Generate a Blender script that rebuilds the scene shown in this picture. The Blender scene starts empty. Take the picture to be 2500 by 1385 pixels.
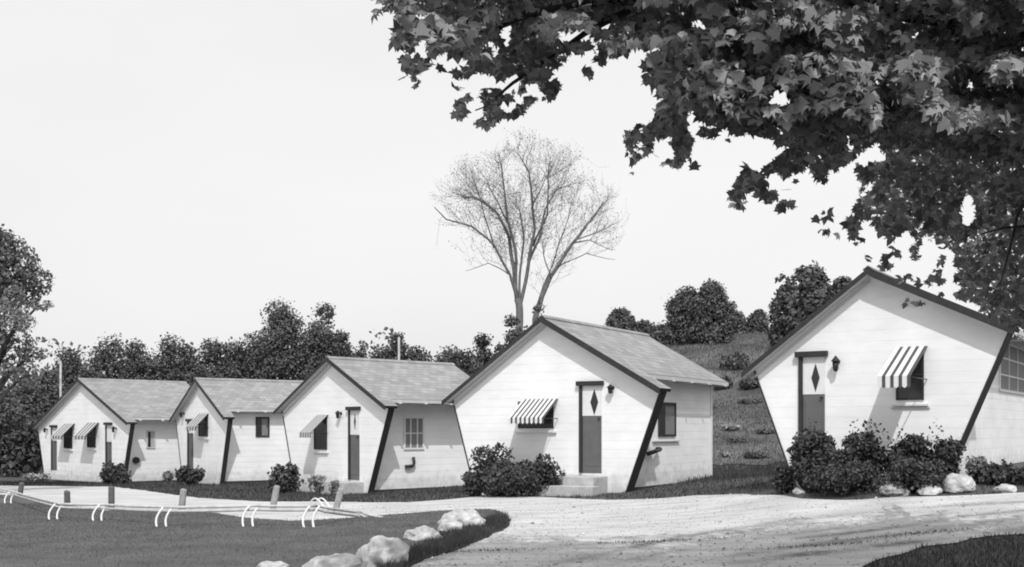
import bpy, bmesh, math, random
import numpy as np
from mathutils import Vector, Matrix, noise
from mathutils.geometry import delaunay_2d_cdt

# ------------------------------------------------------------------ scene, camera, sky, sun, exposure
scene = bpy.context.scene
C = scene.collection
random.seed(7)
rng = np.random.default_rng(7)
FPX, HY, EYE = 2727.0, 1050.0, 1.42       # focal length in photo pixels, horizon row, eye height

cam_d = bpy.data.cameras.new('camera')
cam = bpy.data.objects.new('camera', cam_d)
C.objects.link(cam)
cam.location = (0, 0, EYE)
cam.rotation_euler = (math.radians(90), 0, 0)
cam_d.sensor_width = 36.0
cam_d.lens = FPX / 2500 * 36.0
cam_d.shift_y = (HY - 692.5) / 2500
cam_d.clip_end = 3000
scene.camera = cam

SUN_EL, SUN_AZ = math.radians(50), math.radians(3)   # azimuth of the sun measured from straight behind the camera
s_dir = Vector((math.sin(SUN_AZ) * math.cos(SUN_EL), -math.cos(SUN_AZ) * math.cos(SUN_EL), math.sin(SUN_EL)))
sun_d = bpy.data.lights.new('sun', 'SUN')
sun_d.energy = 2.55
sun_d.angle = math.radians(0.6)
sun_d.color = (1.0, 1.0, 1.0)
sun = bpy.data.objects.new('sun', sun_d)
C.objects.link(sun)
sun.rotation_euler = s_dir.to_track_quat('Z', 'Y').to_euler()

w = bpy.data.worlds.new('World')
scene.world = w
w.use_nodes = True
nt = w.node_tree
nt.nodes.clear()
out = nt.nodes.new('ShaderNodeOutputWorld')
bg = nt.nodes.new('ShaderNodeBackground')
sky = nt.nodes.new('ShaderNodeTexSky')
sky.sky_type = 'NISHITA'
sky.sun_disc = False
sky.sun_elevation = SUN_EL
sky.sun_rotation = math.atan2(s_dir.x, s_dir.y)
sky.air_density = 2.2
sky.dust_density = 6.0
sky.ozone_density = 0.5
bw = nt.nodes.new('ShaderNodeRGBToBW')     # the photograph is black and white
nt.links.new(sky.outputs[0], bw.inputs[0])
# a bright veil of thin high cloud over the clear sky
tcw = nt.nodes.new('ShaderNodeTexCoord'); nzw = nt.nodes.new('ShaderNodeTexNoise'); mpw = nt.nodes.new('ShaderNodeMapping')
mpw.inputs['Scale'].default_value = (1.0, 1.0, 3.0)
nzw.inputs['Scale'].default_value = 1.3; nzw.inputs['Detail'].default_value = 5
nt.links.new(tcw.outputs['Generated'], mpw.inputs[0]); nt.links.new(mpw.outputs[0], nzw.inputs['Vector'])
mrw = nt.nodes.new('ShaderNodeMapRange'); mrw.inputs[1].default_value = .3; mrw.inputs[2].default_value = .7; mrw.inputs[3].default_value = .72; mrw.inputs[4].default_value = .9
nt.links.new(nzw.outputs[0], mrw.inputs[0])
mxw = nt.nodes.new('ShaderNodeMix'); mxw.data_type = 'FLOAT'; mxw.inputs[3].default_value = 6.15
nt.links.new(mrw.outputs[0], mxw.inputs[0]); nt.links.new(bw.outputs[0], mxw.inputs[2])
nt.links.new(mxw.outputs[0], bg.inputs[0])
bg.inputs[1].default_value = 0.15
nt.links.new(bg.outputs[0], out.inputs[0])
scene.view_settings.view_transform = 'Standard'
scene.view_settings.look = 'None'
scene.view_settings.gamma = 1.0
scene.view_settings.use_curve_mapping = False
scene.view_settings.exposure = 0.08
scene.render.engine = 'CYCLES'
scene.cycles.filter_width = 1.9

# ------------------------------------------------------------------ helpers
def tag(o, label=None, cat=None, group=None, kind=None):
    if label: o['label'] = label
    if cat: o['category'] = cat
    if group: o['group'] = group
    if kind: o['kind'] = kind
    return o

def empty(name, loc=(0, 0, 0), rz=0.0):
    o = bpy.data.objects.new(name, None)
    C.objects.link(o)
    o.location = loc
    o.rotation_euler = (0, 0, rz)
    o.empty_display_size = 0.2
    return o

def link(name, me, mats, parent=None, loc=None):
    for m in (mats if isinstance(mats, (list, tuple)) else [mats]):
        me.materials.append(m)
    o = bpy.data.objects.new(name, me)
    C.objects.link(o)
    if parent: o.parent = parent
    if loc: o.location = loc
    return o

class MB:
    """collects shapes for ONE mesh"""
    def __init__(self): self.v, self.f, self.m, self.sm = [], [], [], []
    def add(self, verts, faces, mi=0, smooth=False):
        b = len(self.v)
        self.v += [tuple(p) for p in verts]
        for f in faces:
            self.f.append([b + i for i in f]); self.m.append(mi); self.sm.append(smooth)
    def box(self, x0, y0, z0, x1, y1, z1, mi=0):
        v = [(x0, y0, z0), (x1, y0, z0), (x1, y1, z0), (x0, y1, z0), (x0, y0, z1), (x1, y0, z1), (x1, y1, z1), (x0, y1, z1)]
        self.add(v, [(0, 3, 2, 1), (4, 5, 6, 7), (0, 1, 5, 4), (1, 2, 6, 5), (2, 3, 7, 6), (3, 0, 4, 7)], mi)
    def prism(self, poly, y0, y1, mi=0, side_mi=None):
        """poly in (x,z), extruded along y"""
        n = len(poly)
        v = [(x, y0, z) for x, z in poly] + [(x, y1, z) for x, z in poly]
        self.add(v, [list(range(n))], mi); b = len(self.v) - 2 * n
        self.f.append([b + n + i for i in reversed(range(n))]); self.m.append(mi); self.sm.append(False)
        for i in range(n):
            j = (i + 1) % n
            self.f.append([b + i, b + n + i, b + n + j, b + j]); self.m.append(side_mi if side_mi is not None else mi); self.sm.append(False)
    def slab(self, pts, t, mi=0, edge_mi=None, under_mi=None):
        """planar polygon thickened downwards by t along its normal"""
        p = [Vector(q) for q in pts]
        n = (p[1] - p[0]).cross(p[2] - p[0]).normalized()
        if n.z < 0: p.reverse(); n = -n
        k = len(p); b = len(self.v)
        self.v += [tuple(q) for q in p] + [tuple(q - n * t) for q in p]
        self.f.append([b + i for i in range(k)]); self.m.append(mi); self.sm.append(False)
        self.f.append([b + k + i for i in reversed(range(k))]); self.m.append(under_mi if under_mi is not None else mi); self.sm.append(False)
        for i in range(k):
            j = (i + 1) % k
            self.f.append([b + i, b + k + i, b + k + j, b + j]); self.m.append(edge_mi if edge_mi is not None else mi); self.sm.append(False)
    def tube(self, pts, rads, n=8, mi=0, cap=True):
        pts = [Vector(p) for p in pts]
        if not isinstance(rads, (list, tuple)): rads = [rads] * len(pts)
        rings = []; ref = None
        for i, p in enumerate(pts):
            d = (pts[min(i + 1, len(pts) - 1)] - pts[max(i - 1, 0)])
            d = d.normalized() if d.length > 1e-9 else Vector((0, 0, 1))
            if ref is None or abs(ref.dot(d)) > 0.95:
                ref = Vector((1, 0, 0)) if abs(d.x) < 0.8 else Vector((0, 1, 0))
            a = d.cross(ref).normalized(); b2 = d.cross(a).normalized(); ref = -a.cross(d) if False else ref
            rings.append([p + (a * math.cos(2 * math.pi * k / n) + b2 * math.sin(2 * math.pi * k / n)) * rads[i] for k in range(n)])
        b = len(self.v)
        for r in rings: self.v += [tuple(q) for q in r]
        for i in range(len(pts) - 1):
            for k in range(n):
                k2 = (k + 1) % n
                self.f.append([b + i * n + k, b + i * n + k2, b + (i + 1) * n + k2, b + (i + 1) * n + k]); self.m.append(mi); self.sm.append(True)
        if cap:
            self.f.append([b + k for k in reversed(range(n))]); self.m.append(mi); self.sm.append(False)
            self.f.append([b + (len(pts) - 1) * n + k for k in range(n)]); self.m.append(mi); self.sm.append(False)
    def build(self, name, mats, parent=None, bevel=0.0, loc=None):
        me = bpy.data.meshes.new(name)
        me.from_pydata(self.v, [], self.f)
        me.polygons.foreach_set('material_index', self.m)
        me.polygons.foreach_set('use_smooth', self.sm)
        bm = bmesh.new(); bm.from_mesh(me)
        bmesh.ops.recalc_face_normals(bm, faces=bm.faces)
        if bevel:
            es = [e for e in bm.edges if len(e.link_faces) == 2 and e.calc_face_angle(0) > 0.6]
            bmesh.ops.bevel(bm, geom=es, offset=bevel, segments=1, affect='EDGES', profile=0.5)
        bm.to_mesh(me); bm.free()
        me.update()
        return link(name, me, mats, parent, loc)

# ------------------------------------------------------------------ materials (all neutral: a black and white picture)
def mat(name, g, rough=0.8, var=0.0, scale=3.0, bump=0.0, bscale=40.0, island=0.0, spec=0.3, coords='Object', stretch=None, detail=6.0, transl=0.0, lo=None):
    m = bpy.data.materials.new(name); m.use_nodes = True
    t = m.node_tree; N = t.nodes; L = t.links
    p = N['Principled BSDF']
    p.inputs['Roughness'].default_value = rough
    p.inputs['Specular IOR Level'].default_value = spec
    p.inputs['Base Color'].default_value = (g, g, g, 1)
    val = None
    tc = N.new('ShaderNodeTexCoord')
    vec = tc.outputs[coords]
    if coords == 'World':
        pass
    if stretch:
        mp = N.new('ShaderNodeMapping'); mp.inputs['Scale'].default_value = stretch[:3]
        if len(stretch) > 3: mp.inputs['Rotation'].default_value = (0, 0, stretch[3])
        L.new(vec, mp.inputs[0]); vec = mp.outputs[0]
    if var > 0:
        nz = N.new('ShaderNodeTexNoise'); nz.inputs['Scale'].default_value = scale; nz.inputs['Detail'].default_value = detail
        nz.inputs['Roughness'].default_value = 0.62
        L.new(vec, nz.inputs['Vector'])
        mr = N.new('ShaderNodeMapRange'); mr.inputs[1].default_value = 0.3; mr.inputs[2].default_value = 0.7
        mr.inputs[3].default_value = g * (1 - var); mr.inputs[4].default_value = g * (1 + var)
        L.new(nz.outputs[0], mr.inputs[0]); val = mr.outputs[0]
    if island > 0:
        ge = N.new('ShaderNodeNewGeometry')
        mr2 = N.new('ShaderNodeMapRange'); mr2.inputs[3].default_value = 1 - island; mr2.inputs[4].default_value = 1 + island
        L.new(ge.outputs['Random Per Island'], mr2.inputs[0])
        mu = N.new('ShaderNodeMath'); mu.operation = 'MULTIPLY'
        if val is not None: L.new(val, mu.inputs[0])
        else: mu.inputs[0].default_value = g
        L.new(mr2.outputs[0], mu.inputs[1]); val = mu.outputs[0]
    if val is not None:
        cb = N.new('ShaderNodeCombineColor')
        for i in range(3): L.new(val, cb.inputs[i])
        L.new(cb.outputs[0], p.inputs['Base Color'])
    if bump > 0:
        nb = N.new('ShaderNodeTexNoise'); nb.inputs['Scale'].default_value = bscale; nb.inputs['Detail'].default_value = 5
        L.new(vec, nb.inputs['Vector'])
        bp = N.new('ShaderNodeBump'); bp.inputs['Strength'].default_value = bump; bp.inputs['Distance'].default_value = 0.02
        L.new(nb.outputs[0], bp.inputs['Height']); L.new(bp.outputs[0], p.inputs['Normal'])
    if transl > 0:
        tr = N.new('ShaderNodeBsdfTranslucent'); mx = N.new('ShaderNodeMixShader'); mx.inputs[0].default_value = transl
        if val is not None: L.new(cb.outputs[0], tr.inputs[0])
        else: tr.inputs[0].default_value = (g, g, g, 1)
        o = N['Material Output']
        L.new(p.outputs[0], mx.inputs[1]); L.new(tr.outputs[0], mx.inputs[2]); L.new(mx.outputs[0], o.inputs[0])
    return m

def siding(name, g, pitch=0.19, axis=2):
    """painted boards: a narrow lap joint every `pitch` metres, chalky weathering"""
    m = mat(name, g, 0.75, 0.08, 1.1, 0, 40, spec=0.2, stretch=(1.0, 1.0, 2.2), detail=9)
    t = m.node_tree; N = t.nodes; L = t.links; p = N['Principled BSDF']
    tc = N.new('ShaderNodeTexCoord'); sp = N.new('ShaderNodeSeparateXYZ'); L.new(tc.outputs['Object'], sp.inputs[0])
    dv = N.new('ShaderNodeMath'); dv.operation = 'DIVIDE'; dv.inputs[1].default_value = pitch; L.new(sp.outputs[axis], dv.inputs[0])
    fr = N.new('ShaderNodeMath'); fr.operation = 'FRACT'; L.new(dv.outputs[0], fr.inputs[0])
    nb = N.new('ShaderNodeTexNoise'); nb.inputs['Scale'].default_value = 18; L.new(tc.outputs['Object'], nb.inputs['Vector'])
    ad = N.new('ShaderNodeMath'); ad.operation = 'MULTIPLY_ADD'; ad.inputs[1].default_value = 0.15; L.new(nb.outputs[0], ad.inputs[0]); L.new(fr.outputs[0], ad.inputs[2])
    # dirt splashed up from the ground onto the lowest boards, ragged upper edge
    nd = N.new('ShaderNodeTexNoise'); nd.inputs['Scale'].default_value = 5.0; nd.inputs['Detail'].default_value = 8; L.new(tc.outputs['Object'], nd.inputs['Vector'])
    sb = N.new('ShaderNodeMath'); sb.operation = 'MULTIPLY_ADD'; sb.inputs[1].default_value = -1.1; L.new(nd.outputs[0], sb.inputs[0]); L.new(sp.outputs[2], sb.inputs[2])
    md = N.new('ShaderNodeMapRange'); md.inputs[1].default_value = -.55; md.inputs[2].default_value = .0; md.inputs[3].default_value = .68; md.inputs[4].default_value = 1.0; L.new(sb.outputs[0], md.inputs[0])
    src = p.inputs['Base Color'].links[0].from_socket
    vm = N.new('ShaderNodeVectorMath'); vm.operation = 'SCALE'; L.new(src, vm.inputs[0]); L.new(md.outputs[0], vm.inputs['Scale']); L.new(vm.outputs[0], p.inputs['Base Color'])
    bp = N.new('ShaderNodeBump'); bp.inputs['Strength'].default_value = 0.6; bp.inputs['Distance'].default_value = -0.013
    L.new(ad.outputs[0], bp.inputs['Height']); L.new(bp.outputs[0], p.inputs['Normal'])
    return m

def shingles(name, g):
    m = mat(name, g, 0.9, 0.10, 1.3, 0, 60, spec=0.15)
    t = m.node_tree; N = t.nodes; L = t.links; p = N['Principled BSDF']
    tc = N.new('ShaderNodeTexCoord')
    sp = N.new('ShaderNodeSeparateXYZ'); L.new(tc.outputs['Object'], sp.inputs[0])
    ab = N.new('ShaderNodeMath'); ab.operation = 'ABSOLUTE'; L.new(sp.outputs[0], ab.inputs[0])
    cx = N.new('ShaderNodeCombineXYZ'); L.new(sp.outputs[1], cx.inputs[0]); L.new(ab.outputs[0], cx.inputs[1])
    br = N.new('ShaderNodeTexBrick'); br.inputs['Scale'].default_value = 1.0
    br.inputs['Brick Width'].default_value = 0.28; br.inputs['Row Height'].default_value = 0.16; br.inputs['Mortar Size'].default_value = 0.008
    br.inputs['Color1'].default_value = (g * 0.84,) * 3 + (1,); br.inputs['Color2'].default_value = (g * 1.14,) * 3 + (1,); br.inputs['Mortar'].default_value = (g * 0.6,) * 3 + (1,)
    L.new(cx.outputs[0], br.inputs['Vector'])
    mx = N.new('ShaderNodeMixRGB'); mx.blend_type = 'MULTIPLY'; mx.inputs[0].default_value = 1.0
    old = p.inputs['Base Color'].links[0].from_socket
    sc = N.new('ShaderNodeVectorMath'); sc.operation = 'SCALE'; sc.inputs['Scale'].default_value = 1.0 / g
    L.new(old, sc.inputs[0]); L.new(br.outputs[0], mx.inputs[1]); L.new(sc.outputs[0], mx.inputs[2]); L.new(mx.outputs[0], p.inputs['Base Color'])
    bp = N.new('ShaderNodeBump'); bp.inputs['Strength'].default_value = 0.4; bp.inputs['Distance'].default_value = 0.01
    L.new(br.outputs[0], bp.inputs['Height']); L.new(bp.outputs[0], p.inputs['Normal'])
    return m

M = {}
M['white'] = siding('white_boards', 0.83)
M['side'] = siding('white_side_boards', 0.83)
M['trim'] = mat('white_trim', 0.74, 0.6, 0.05, 8)
M['soffit'] = mat('soffit_paint', 0.55, 0.7, 0.06, 6)
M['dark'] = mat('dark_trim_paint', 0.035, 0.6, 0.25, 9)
M['roof'] = shingles('grey_shingles', 0.30)
M['door'] = mat('door_paint', 0.13, 0.5, 0.10, 6)
M['glass'] = mat('dark_glass', 0.02, 0.15, 0.0, spec=0.6)
M['grey'] = mat('window_blind_grey', 0.22, 0.7, 0.15, 10)
M['pale_blind'] = mat('window_blind_pale', 0.42, 0.7, 0.1, 10)
M['awn_w'] = mat('awning_white', 0.70, 0.85, 0.05, 12)
M['awn_d'] = mat('awning_dark_stripe', 0.08, 0.85, 0.1, 12)
M['awn_l'] = mat('awning_faded_cloth', 0.52, 0.85, 0.08, 12)
M['awn_g'] = mat('awning_grey_stripe', 0.11, 0.85, 0.1, 12)
M['metal'] = mat('dark_iron', 0.03, 0.45, 0.1, 9)
M['concrete'] = mat('concrete', 0.45, 0.9, 0.18, 6, 0.3, 60)
M['rock'] = mat('pale_boulder', 0.47, 0.95, 0.42, 5, 1.0, 18)
M['rock_far'] = mat('weathered_boulder', 0.40, 0.95, 0.35, 4.0, 0.9, 14)
M['pipe'] = mat('white_pipe_paint', 0.78, 0.5, 0.08, 12)
M['rail'] = mat('weathered_rail', 0.5, 0.8, 0.25, 6)
M['post'] = mat('weathered_post', 0.11, 0.9, 0.35, 9, 0.5, 30)
M['post_l'] = mat('weathered_post_pale', 0.30, 0.9, 0.3, 9, 0.5, 30)
M['bark'] = mat('bark', 0.05, 0.95, 0.35, 8, 0.8, 30)
M['elm'] = mat('elm_bark', 0.15, 0.95, 0.3, 3)
M['leaf'] = mat('tree_leaf', 0.135, 0.85, 0.35, 0.25, island=0.35, spec=0.2, transl=0.15)
M['leaf_mid'] = mat('tree_leaf_mid', 0.13, 0.75, 0.30, 0.5, island=0.5, spec=0.2, transl=0.2)
M['leaf_pale'] = mat('tree_leaf_pale', 0.22, 0.75, 0.30, 0.5, island=0.5, spec=0.2, transl=0.25)
M['shrub'] = mat('shrub_leaf', 0.07, 0.7, 0.3, 2.0, island=0.5, spec=0.2)
M['shrub_pale'] = mat('flower_leaf', 0.32, 0.7, 0.3, 3.0, island=0.7, spec=0.2, transl=0.2)
M['maple'] = mat('maple_leaf', 0.29, 0.6, 0.3, 1.2, island=0.55, spec=0.3, transl=0.14)
M['field_grass'] = mat('dry_grass_blade', 0.12, 0.8, 0.55, 0.4, island=0.4, spec=0.1, transl=0.2)
M['verge'] = mat('verge_grass_blade', 0.075, 0.8, 0.3, 0.5, island=0.5, spec=0.15, transl=0.2)
M['grass'] = mat('grass_blade', 0.125, 0.8, 0.25, 0.35, island=0.45, spec=0.15, transl=0.2)
M['ground'] = mat('meadow_ground', 0.075, 0.95, 0.45, 0.35, 0.9, 6, coords='Object', detail=9)
M['lawn'] = mat('lawn_soil', 0.10, 0.95, 0.3, 1.2, 0.9, 22, coords='Object', detail=9)
M['field'] = mat('dry_meadow', 0.11, 0.95, 0.6, 0.35, 0.8, 8, detail=9)
M['stone'] = mat('gravel_stone', 0.52, 0.9, 0.2, 3, island=0.5)
M['drive'] = mat('gravel_drive', 0.54, 0.95, 0.28, 0.9, 0.7, 55, coords='Object', stretch=(0.8, 2.6, 1, math.radians(-20)), detail=12)

# ------------------------------------------------------------------ terrain
ctrl = [(0, 0, 0), (-8, 6, -.03), (8, 6, .02), (0, 12, 0), (6, 12, .05), (-9, 13, -.12), (-3, 18, -.08), (3, 18, .02), (-11, 20, -.28), (-5, 24, -.2),
        (1, 23.5, .02), (3, 28, .08), (6.2, 18.8, .50), (9.5, 17.2, .56), (8.5, 24, .62), (-5, 30.5, -.34), (-2.5, 34, -.25), (-11, 38.5, -.45), (-8, 43, -.4),
        (-16.5, 43, -.60), (-14, 48, -.55), (-22, 42, -.62), (-20, 30, -.5), (-13, 30, -.42), (-30, 60, -.6), (0, 60, .3), (30, 60, .5), (30, 10, .3), (-30, 10, -.3), (16, 20, .7),
        (4.0, 23, .16), (3.2, 20.5, .12), (7, 16.4, .34)]
cp = np.array(ctrl, float)
def tps_k(r2): return 0.5 * r2 * np.log(np.maximum(r2, 1e-9))
n = len(cp)
K = tps_k(((cp[:, None, :2] - cp[None, :, :2]) ** 2).sum(-1)) + np.eye(n) * 4.0
P = np.c_[np.ones(n), cp[:, :2]]
A = np.zeros((n + 3, n + 3)); A[:n, :n] = K; A[:n, n:] = P; A[n:, :n] = P.T
sol = np.linalg.solve(A, np.r_[cp[:, 2], 0, 0, 0])
def sst(t): t = np.clip(t, 0, 1); return t * t * (3 - 2 * t)
def terr(x, y):
    x = np.asarray(x, float); y = np.asarray(y, float)
    xc = np.clip(x, -32, 32); yc = np.clip(y, -2, 62)
    sh = xc.shape; q = np.stack([xc.ravel(), yc.ravel()], 1)
    r2 = ((q[:, None, :] - cp[None, :, :2]) ** 2).sum(-1)
    z = tps_k(r2) @ sol[:n] + sol[n] + q @ sol[n + 1:]
    z = z.reshape(sh)
    hill = 5.7 * sst((y - 29) / 34.0) * sst((x + 0.5) / 8.0) * (1 + .06 * np.sin(x * .5 + 1) + .04 * np.sin(x * 1.3 + y * .7))
    z = z + hill + 0.05 * np.sin(x * .9 + y * .4) * sst((y - 27) / 10) * sst((x - 2.5) / 5)
    return z
def tz(x, y): return float(terr(np.array([x]), np.array([y]))[0])
def ray(px, py, d):
    return Vector(((px - 1250) / FPX * d, d, EYE + (HY - py) / FPX * d))
def onground(px, py):
    """world point of the ground seen at a photo pixel"""
    lo, prev = 4.0, None
    d = 4.0
    while d < 120:
        p = ray(px, py, d)
        if p.z <= tz(p.x, p.y):
            a, b = d - 0.5, d
            for _ in range(14):
                c = (a + b) / 2; p = ray(px, py, c)
                if p.z <= tz(p.x, p.y): b = c
                else: a = c
            p = ray(px, py, (a + b) / 2)
            return (p.x, p.y)
        d += 0.5
    p = ray(px, py, 60); return (p.x, p.y)

def axis(segs):
    o = []
    for a, b, s in segs: o += list(np.arange(a, b, s))
    return np.array(o + [segs[-1][1]])
xs = axis([(-900, -60, 60), (-60, -24, 3), (-24, 20, .5), (20, 60, 3), (60, 900, 60)])
ys = axis([(-60, 0, 6), (0, 66, .5), (66, 120, 6), (120, 1200, 80)])
X, Y = np.meshgrid(xs, ys)
Z = terr(X, Y)
me = bpy.data.meshes.new('ground')
nx, ny = len(xs), len(ys)
vv = np.stack([X.ravel(), Y.ravel(), Z.ravel()], 1)
ii = (np.arange(ny - 1)[:, None] * nx + np.arange(nx - 1)[None, :]).ravel()
me.from_pydata(vv.tolist(), [], np.stack([ii, ii + 1, ii + nx + 1, ii + nx], 1).tolist())
me.polygons.foreach_set('use_smooth', [True] * len(me.polygons))
tag(link('ground', me, M['ground']), kind='structure')

def gridz(x, y):
    """height of the ground MESH (bilinear in the grid) so sheets lie just above it"""
    x = np.asarray(x, float); y = np.asarray(y, float)
    i = np.clip(np.searchsorted(xs, x) - 1, 0, nx - 2); j = np.clip(np.searchsorted(ys, y) - 1, 0, ny - 2)
    fx = (x - xs[i]) / (xs[i + 1] - xs[i]); fy = (y - ys[j]) / (ys[j + 1] - ys[j])
    return (Z[j, i] * (1 - fx) * (1 - fy) + Z[j, i + 1] * fx * (1 - fy) + Z[j + 1, i] * (1 - fx) * fy + Z[j + 1, i + 1] * fx * fy)

def wiggle(poly, step=0.25, amp=0.05, seed=0):
    o = []
    for i in range(len(poly)):
        a = Vector(poly[i]); b = Vector(poly[(i + 1) % len(poly)])
        k = max(1, int((b - a).length / step))
        if k > 160: k = 160
        for j in range(k):
            p = a.lerp(b, j / k)
            nn = noise.noise_vector(Vector((p.x * 1.7, p.y * 1.7, seed))) * amp * 1.6 + noise.noise_vector(Vector((p.x * 6, p.y * 6, seed))) * amp * .6
            o.append((p.x + nn.x, p.y + nn.y))
    return o
def inside(poly, x, y):
    px = np.array([p[0] for p in poly]); py = np.array([p[1] for p in poly])
    x = np.asarray(x); y = np.asarray(y); c = np.zeros(x.shape, bool)
    j = len(px) - 1
    for i in range(len(px)):
        cond = ((py[i] > y) != (py[j] > y)) & (x < (px[j] - px[i]) * (y - py[i]) / (py[j] - py[i] + 1e-12) + px[i])
        c ^= cond; j = i
    return c
def sheet(name, poly, lift, m, grid=0.45, dense=None):
    bx = [p[0] for p in poly]; by = [p[1] for p in poly]
    gx, gy = np.meshgrid(np.arange(min(bx), max(bx), grid), np.arange(min(by), max(by), grid))
    gx, gy = gx.ravel(), gy.ravel()
    if dense:
        hx, hy = np.meshgrid(np.arange(dense[0], dense[1], dense[4]), np.arange(dense[2], dense[3], dense[4]))
        k = (gx > dense[0]) & (gx < dense[1]) & (gy > dense[2]) & (gy < dense[3])
        gx = np.r_[gx[~k], hx.ravel()]; gy = np.r_[gy[~k], hy.ravel()]
    k = inside(poly, gx, gy); gx, gy = gx[k], gy[k]
    pts = [Vector(p) for p in poly] + [Vector((a, b)) for a, b in zip(gx, gy)]
    nb = len(poly)
    r = delaunay_2d_cdt(pts, [(i, (i + 1) % nb) for i in range(nb)], [], 1, 1e-4)
    vx = np.array([[v.x, v.y] for v in r[0]])
    zz = gridz(vx[:, 0], vx[:, 1]) + lift
    me = bpy.data.meshes.new(name)
    me.from_pydata(np.c_[vx, zz].tolist(), [], [list(f) for f in r[2]])
    me.polygons.foreach_set('use_smooth', [True] * len(me.polygons))
    o = link(name, me, m)
    return tag(o, kind='structure')

# photo outlines of the gravel drive and of the front lawn, laid on the terrain
far_edge = [(-60, 1186), (150, 1188), (270, 1189), (330, 1196), (400, 1206), (480, 1216), (560, 1222), (640, 1226), (760, 1226), (880, 1228), (1000, 1228), (1080, 1222), (1180, 1212), (1300, 1214), (1400, 1219), (1500, 1222), (1600, 1219), (1700, 1211), (1800, 1208), (1880, 1211), (1960, 1220), (2040, 1223), (2140, 1219), (2300, 1212), (2400, 1208), (2560, 1200)]
drive_poly = [onground(*p) for p in far_edge]
drive_poly += [(14, 17), (22, 15), (22, 4), (4.4, 8.5)]
corner = [(2560, 1299), (2420, 1311), (2330, 1324), (2250, 1338), (2190, 1354), (2140, 1374), (2100, 1398)]
drive_poly = drive_poly[:len(far_edge)]
drive_poly += [(14.0, drive_poly[-1][1])] + [(14.0, onground(2500, 1298)[1])] + [onground(*p) for p in corner] + [(1.6, 7.5), (-26, 7.5), (-30, drive_poly[0][1])]
drive_poly = wiggle(drive_poly, .3, .10, 1)
track_px = [([(1300, 1392), (1440, 1362), (1560, 1335), (1680, 1310), (1800, 1292), (1930, 1270)], .10, 1.0), ([(1640, 1390), (1840, 1352), (2000, 1330), (2250, 1300), (2520, 1262)], .14, .8),
            ([(1880, 1278), (2100, 1254), (2300, 1238), (2520, 1226)], .12, .7), ([(1960, 1316), (2200, 1288), (2330, 1266), (2520, 1246)], .10, .8), ([(1040, 1372), (1110, 1352), (1180, 1342)], .12, .9),
            ([(1460, 1388), (1600, 1356), (1720, 1338), (1900, 1310), (2100, 1285), (2300, 1256)], .09, .7), ([(1480, 1266), (1600, 1256), (1720, 1246)], .12, .5), ([(1800, 1376), (2000, 1352), (2150, 1336), (2300, 1316), (2520, 1290)], .16, .9),
            ([(1100, 1340), (1170, 1326), (1215, 1318)], .08, .6), ([(1800, 1302), (1880, 1286), (1940, 1274)], .16, 1.0)]
drv = sheet('drive', drive_poly, 0.012, M['drive'], .45, (-3.2, 8.6, 10.3, 18.5, .12))
dco = np.empty(len(drv.data.vertices) * 3); drv.data.vertices.foreach_get('co', dco); dco = dco.reshape(-1, 3)
wear = np.zeros(len(dco))
for ln, ww, st in track_px:
    g_ = [np.array(onground(*p)) for p in ln]; best = np.full(len(dco), 1e9)
    for a_, b_ in zip(g_[:-1], g_[1:]):
        ab = b_ - a_; t = np.clip(((dco[:, :2] - a_) @ ab) / (ab @ ab), 0, 1)
        best = np.minimum(best, np.hypot(*(dco[:, :2] - a_ - t[:, None] * ab).T))
    fade = np.array([.55 + .9 * noise.noise(Vector((q[0] * .8, q[1] * .8, ww * 50))) for q in dco])
    wear = np.maximum(wear, st * fade * np.exp(-(best / ww) ** 2))
at = drv.data.attributes.new('wear', 'FLOAT', 'POINT'); at.data.foreach_set('value', np.clip(wear, 0, 1).astype(np.float32))
t_ = M['drive'].node_tree; pb = t_.nodes['Principled BSDF']; src_ = pb.inputs['Base Color'].links[0].from_socket
an = t_.nodes.new('ShaderNodeAttribute'); an.attribute_name = 'wear'
nw = t_.nodes.new('ShaderNodeTexNoise'); nw.inputs['Scale'].default_value = 7; nw.inputs['Detail'].default_value = 8
tcn = t_.nodes.new('ShaderNodeTexCoord'); t_.links.new(tcn.outputs['Object'], nw.inputs['Vector'])
m1 = t_.nodes.new('ShaderNodeMath'); m1.operation = 'MULTIPLY'; t_.links.new(an.outputs['Fac'], m1.inputs[0]); t_.links.new(nw.outputs[0], m1.inputs[1])
m2_ = t_.nodes.new('ShaderNodeMath'); m2_.operation = 'MULTIPLY_ADD'; m2_.inputs[1].default_value = -1.7; m2_.inputs[2].default_value = 1.0; t_.links.new(m1.outputs[0], m2_.inputs[0])
vs = t_.nodes.new('ShaderNodeVectorMath'); vs.operation = 'SCALE'; t_.links.new(src_, vs.inputs[0]); t_.links.new(m2_.outputs[0], vs.inputs['Scale']); t_.links.new(vs.outputs[0], pb.inputs['Base Color'])
lawn_px = [(-60, 1206), (60, 1214), (120, 1226), (200, 1242), (260, 1250), (300, 1246), (400, 1250), (470, 1248), (520, 1256), (600, 1268), (700, 1276), (760, 1274), (860, 1268), (960, 1260), (1060, 1252), (1140, 1248), (1190, 1247), (1222, 1252), (1242, 1268), (1240, 1290), (1215, 1302), (1180, 1318), (1130, 1336), (1090, 1350), (1050, 1362), (1010, 1382), (985, 1400)]
lawn_poly = [onground(*p) for p in lawn_px] + [(-1.4, 7.6), (-25, 7.6)]
lawn_poly = wiggle(lawn_poly, .25, .06, 2)
sheet('lawn', lawn_poly, 0.028, M['lawn'])

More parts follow.
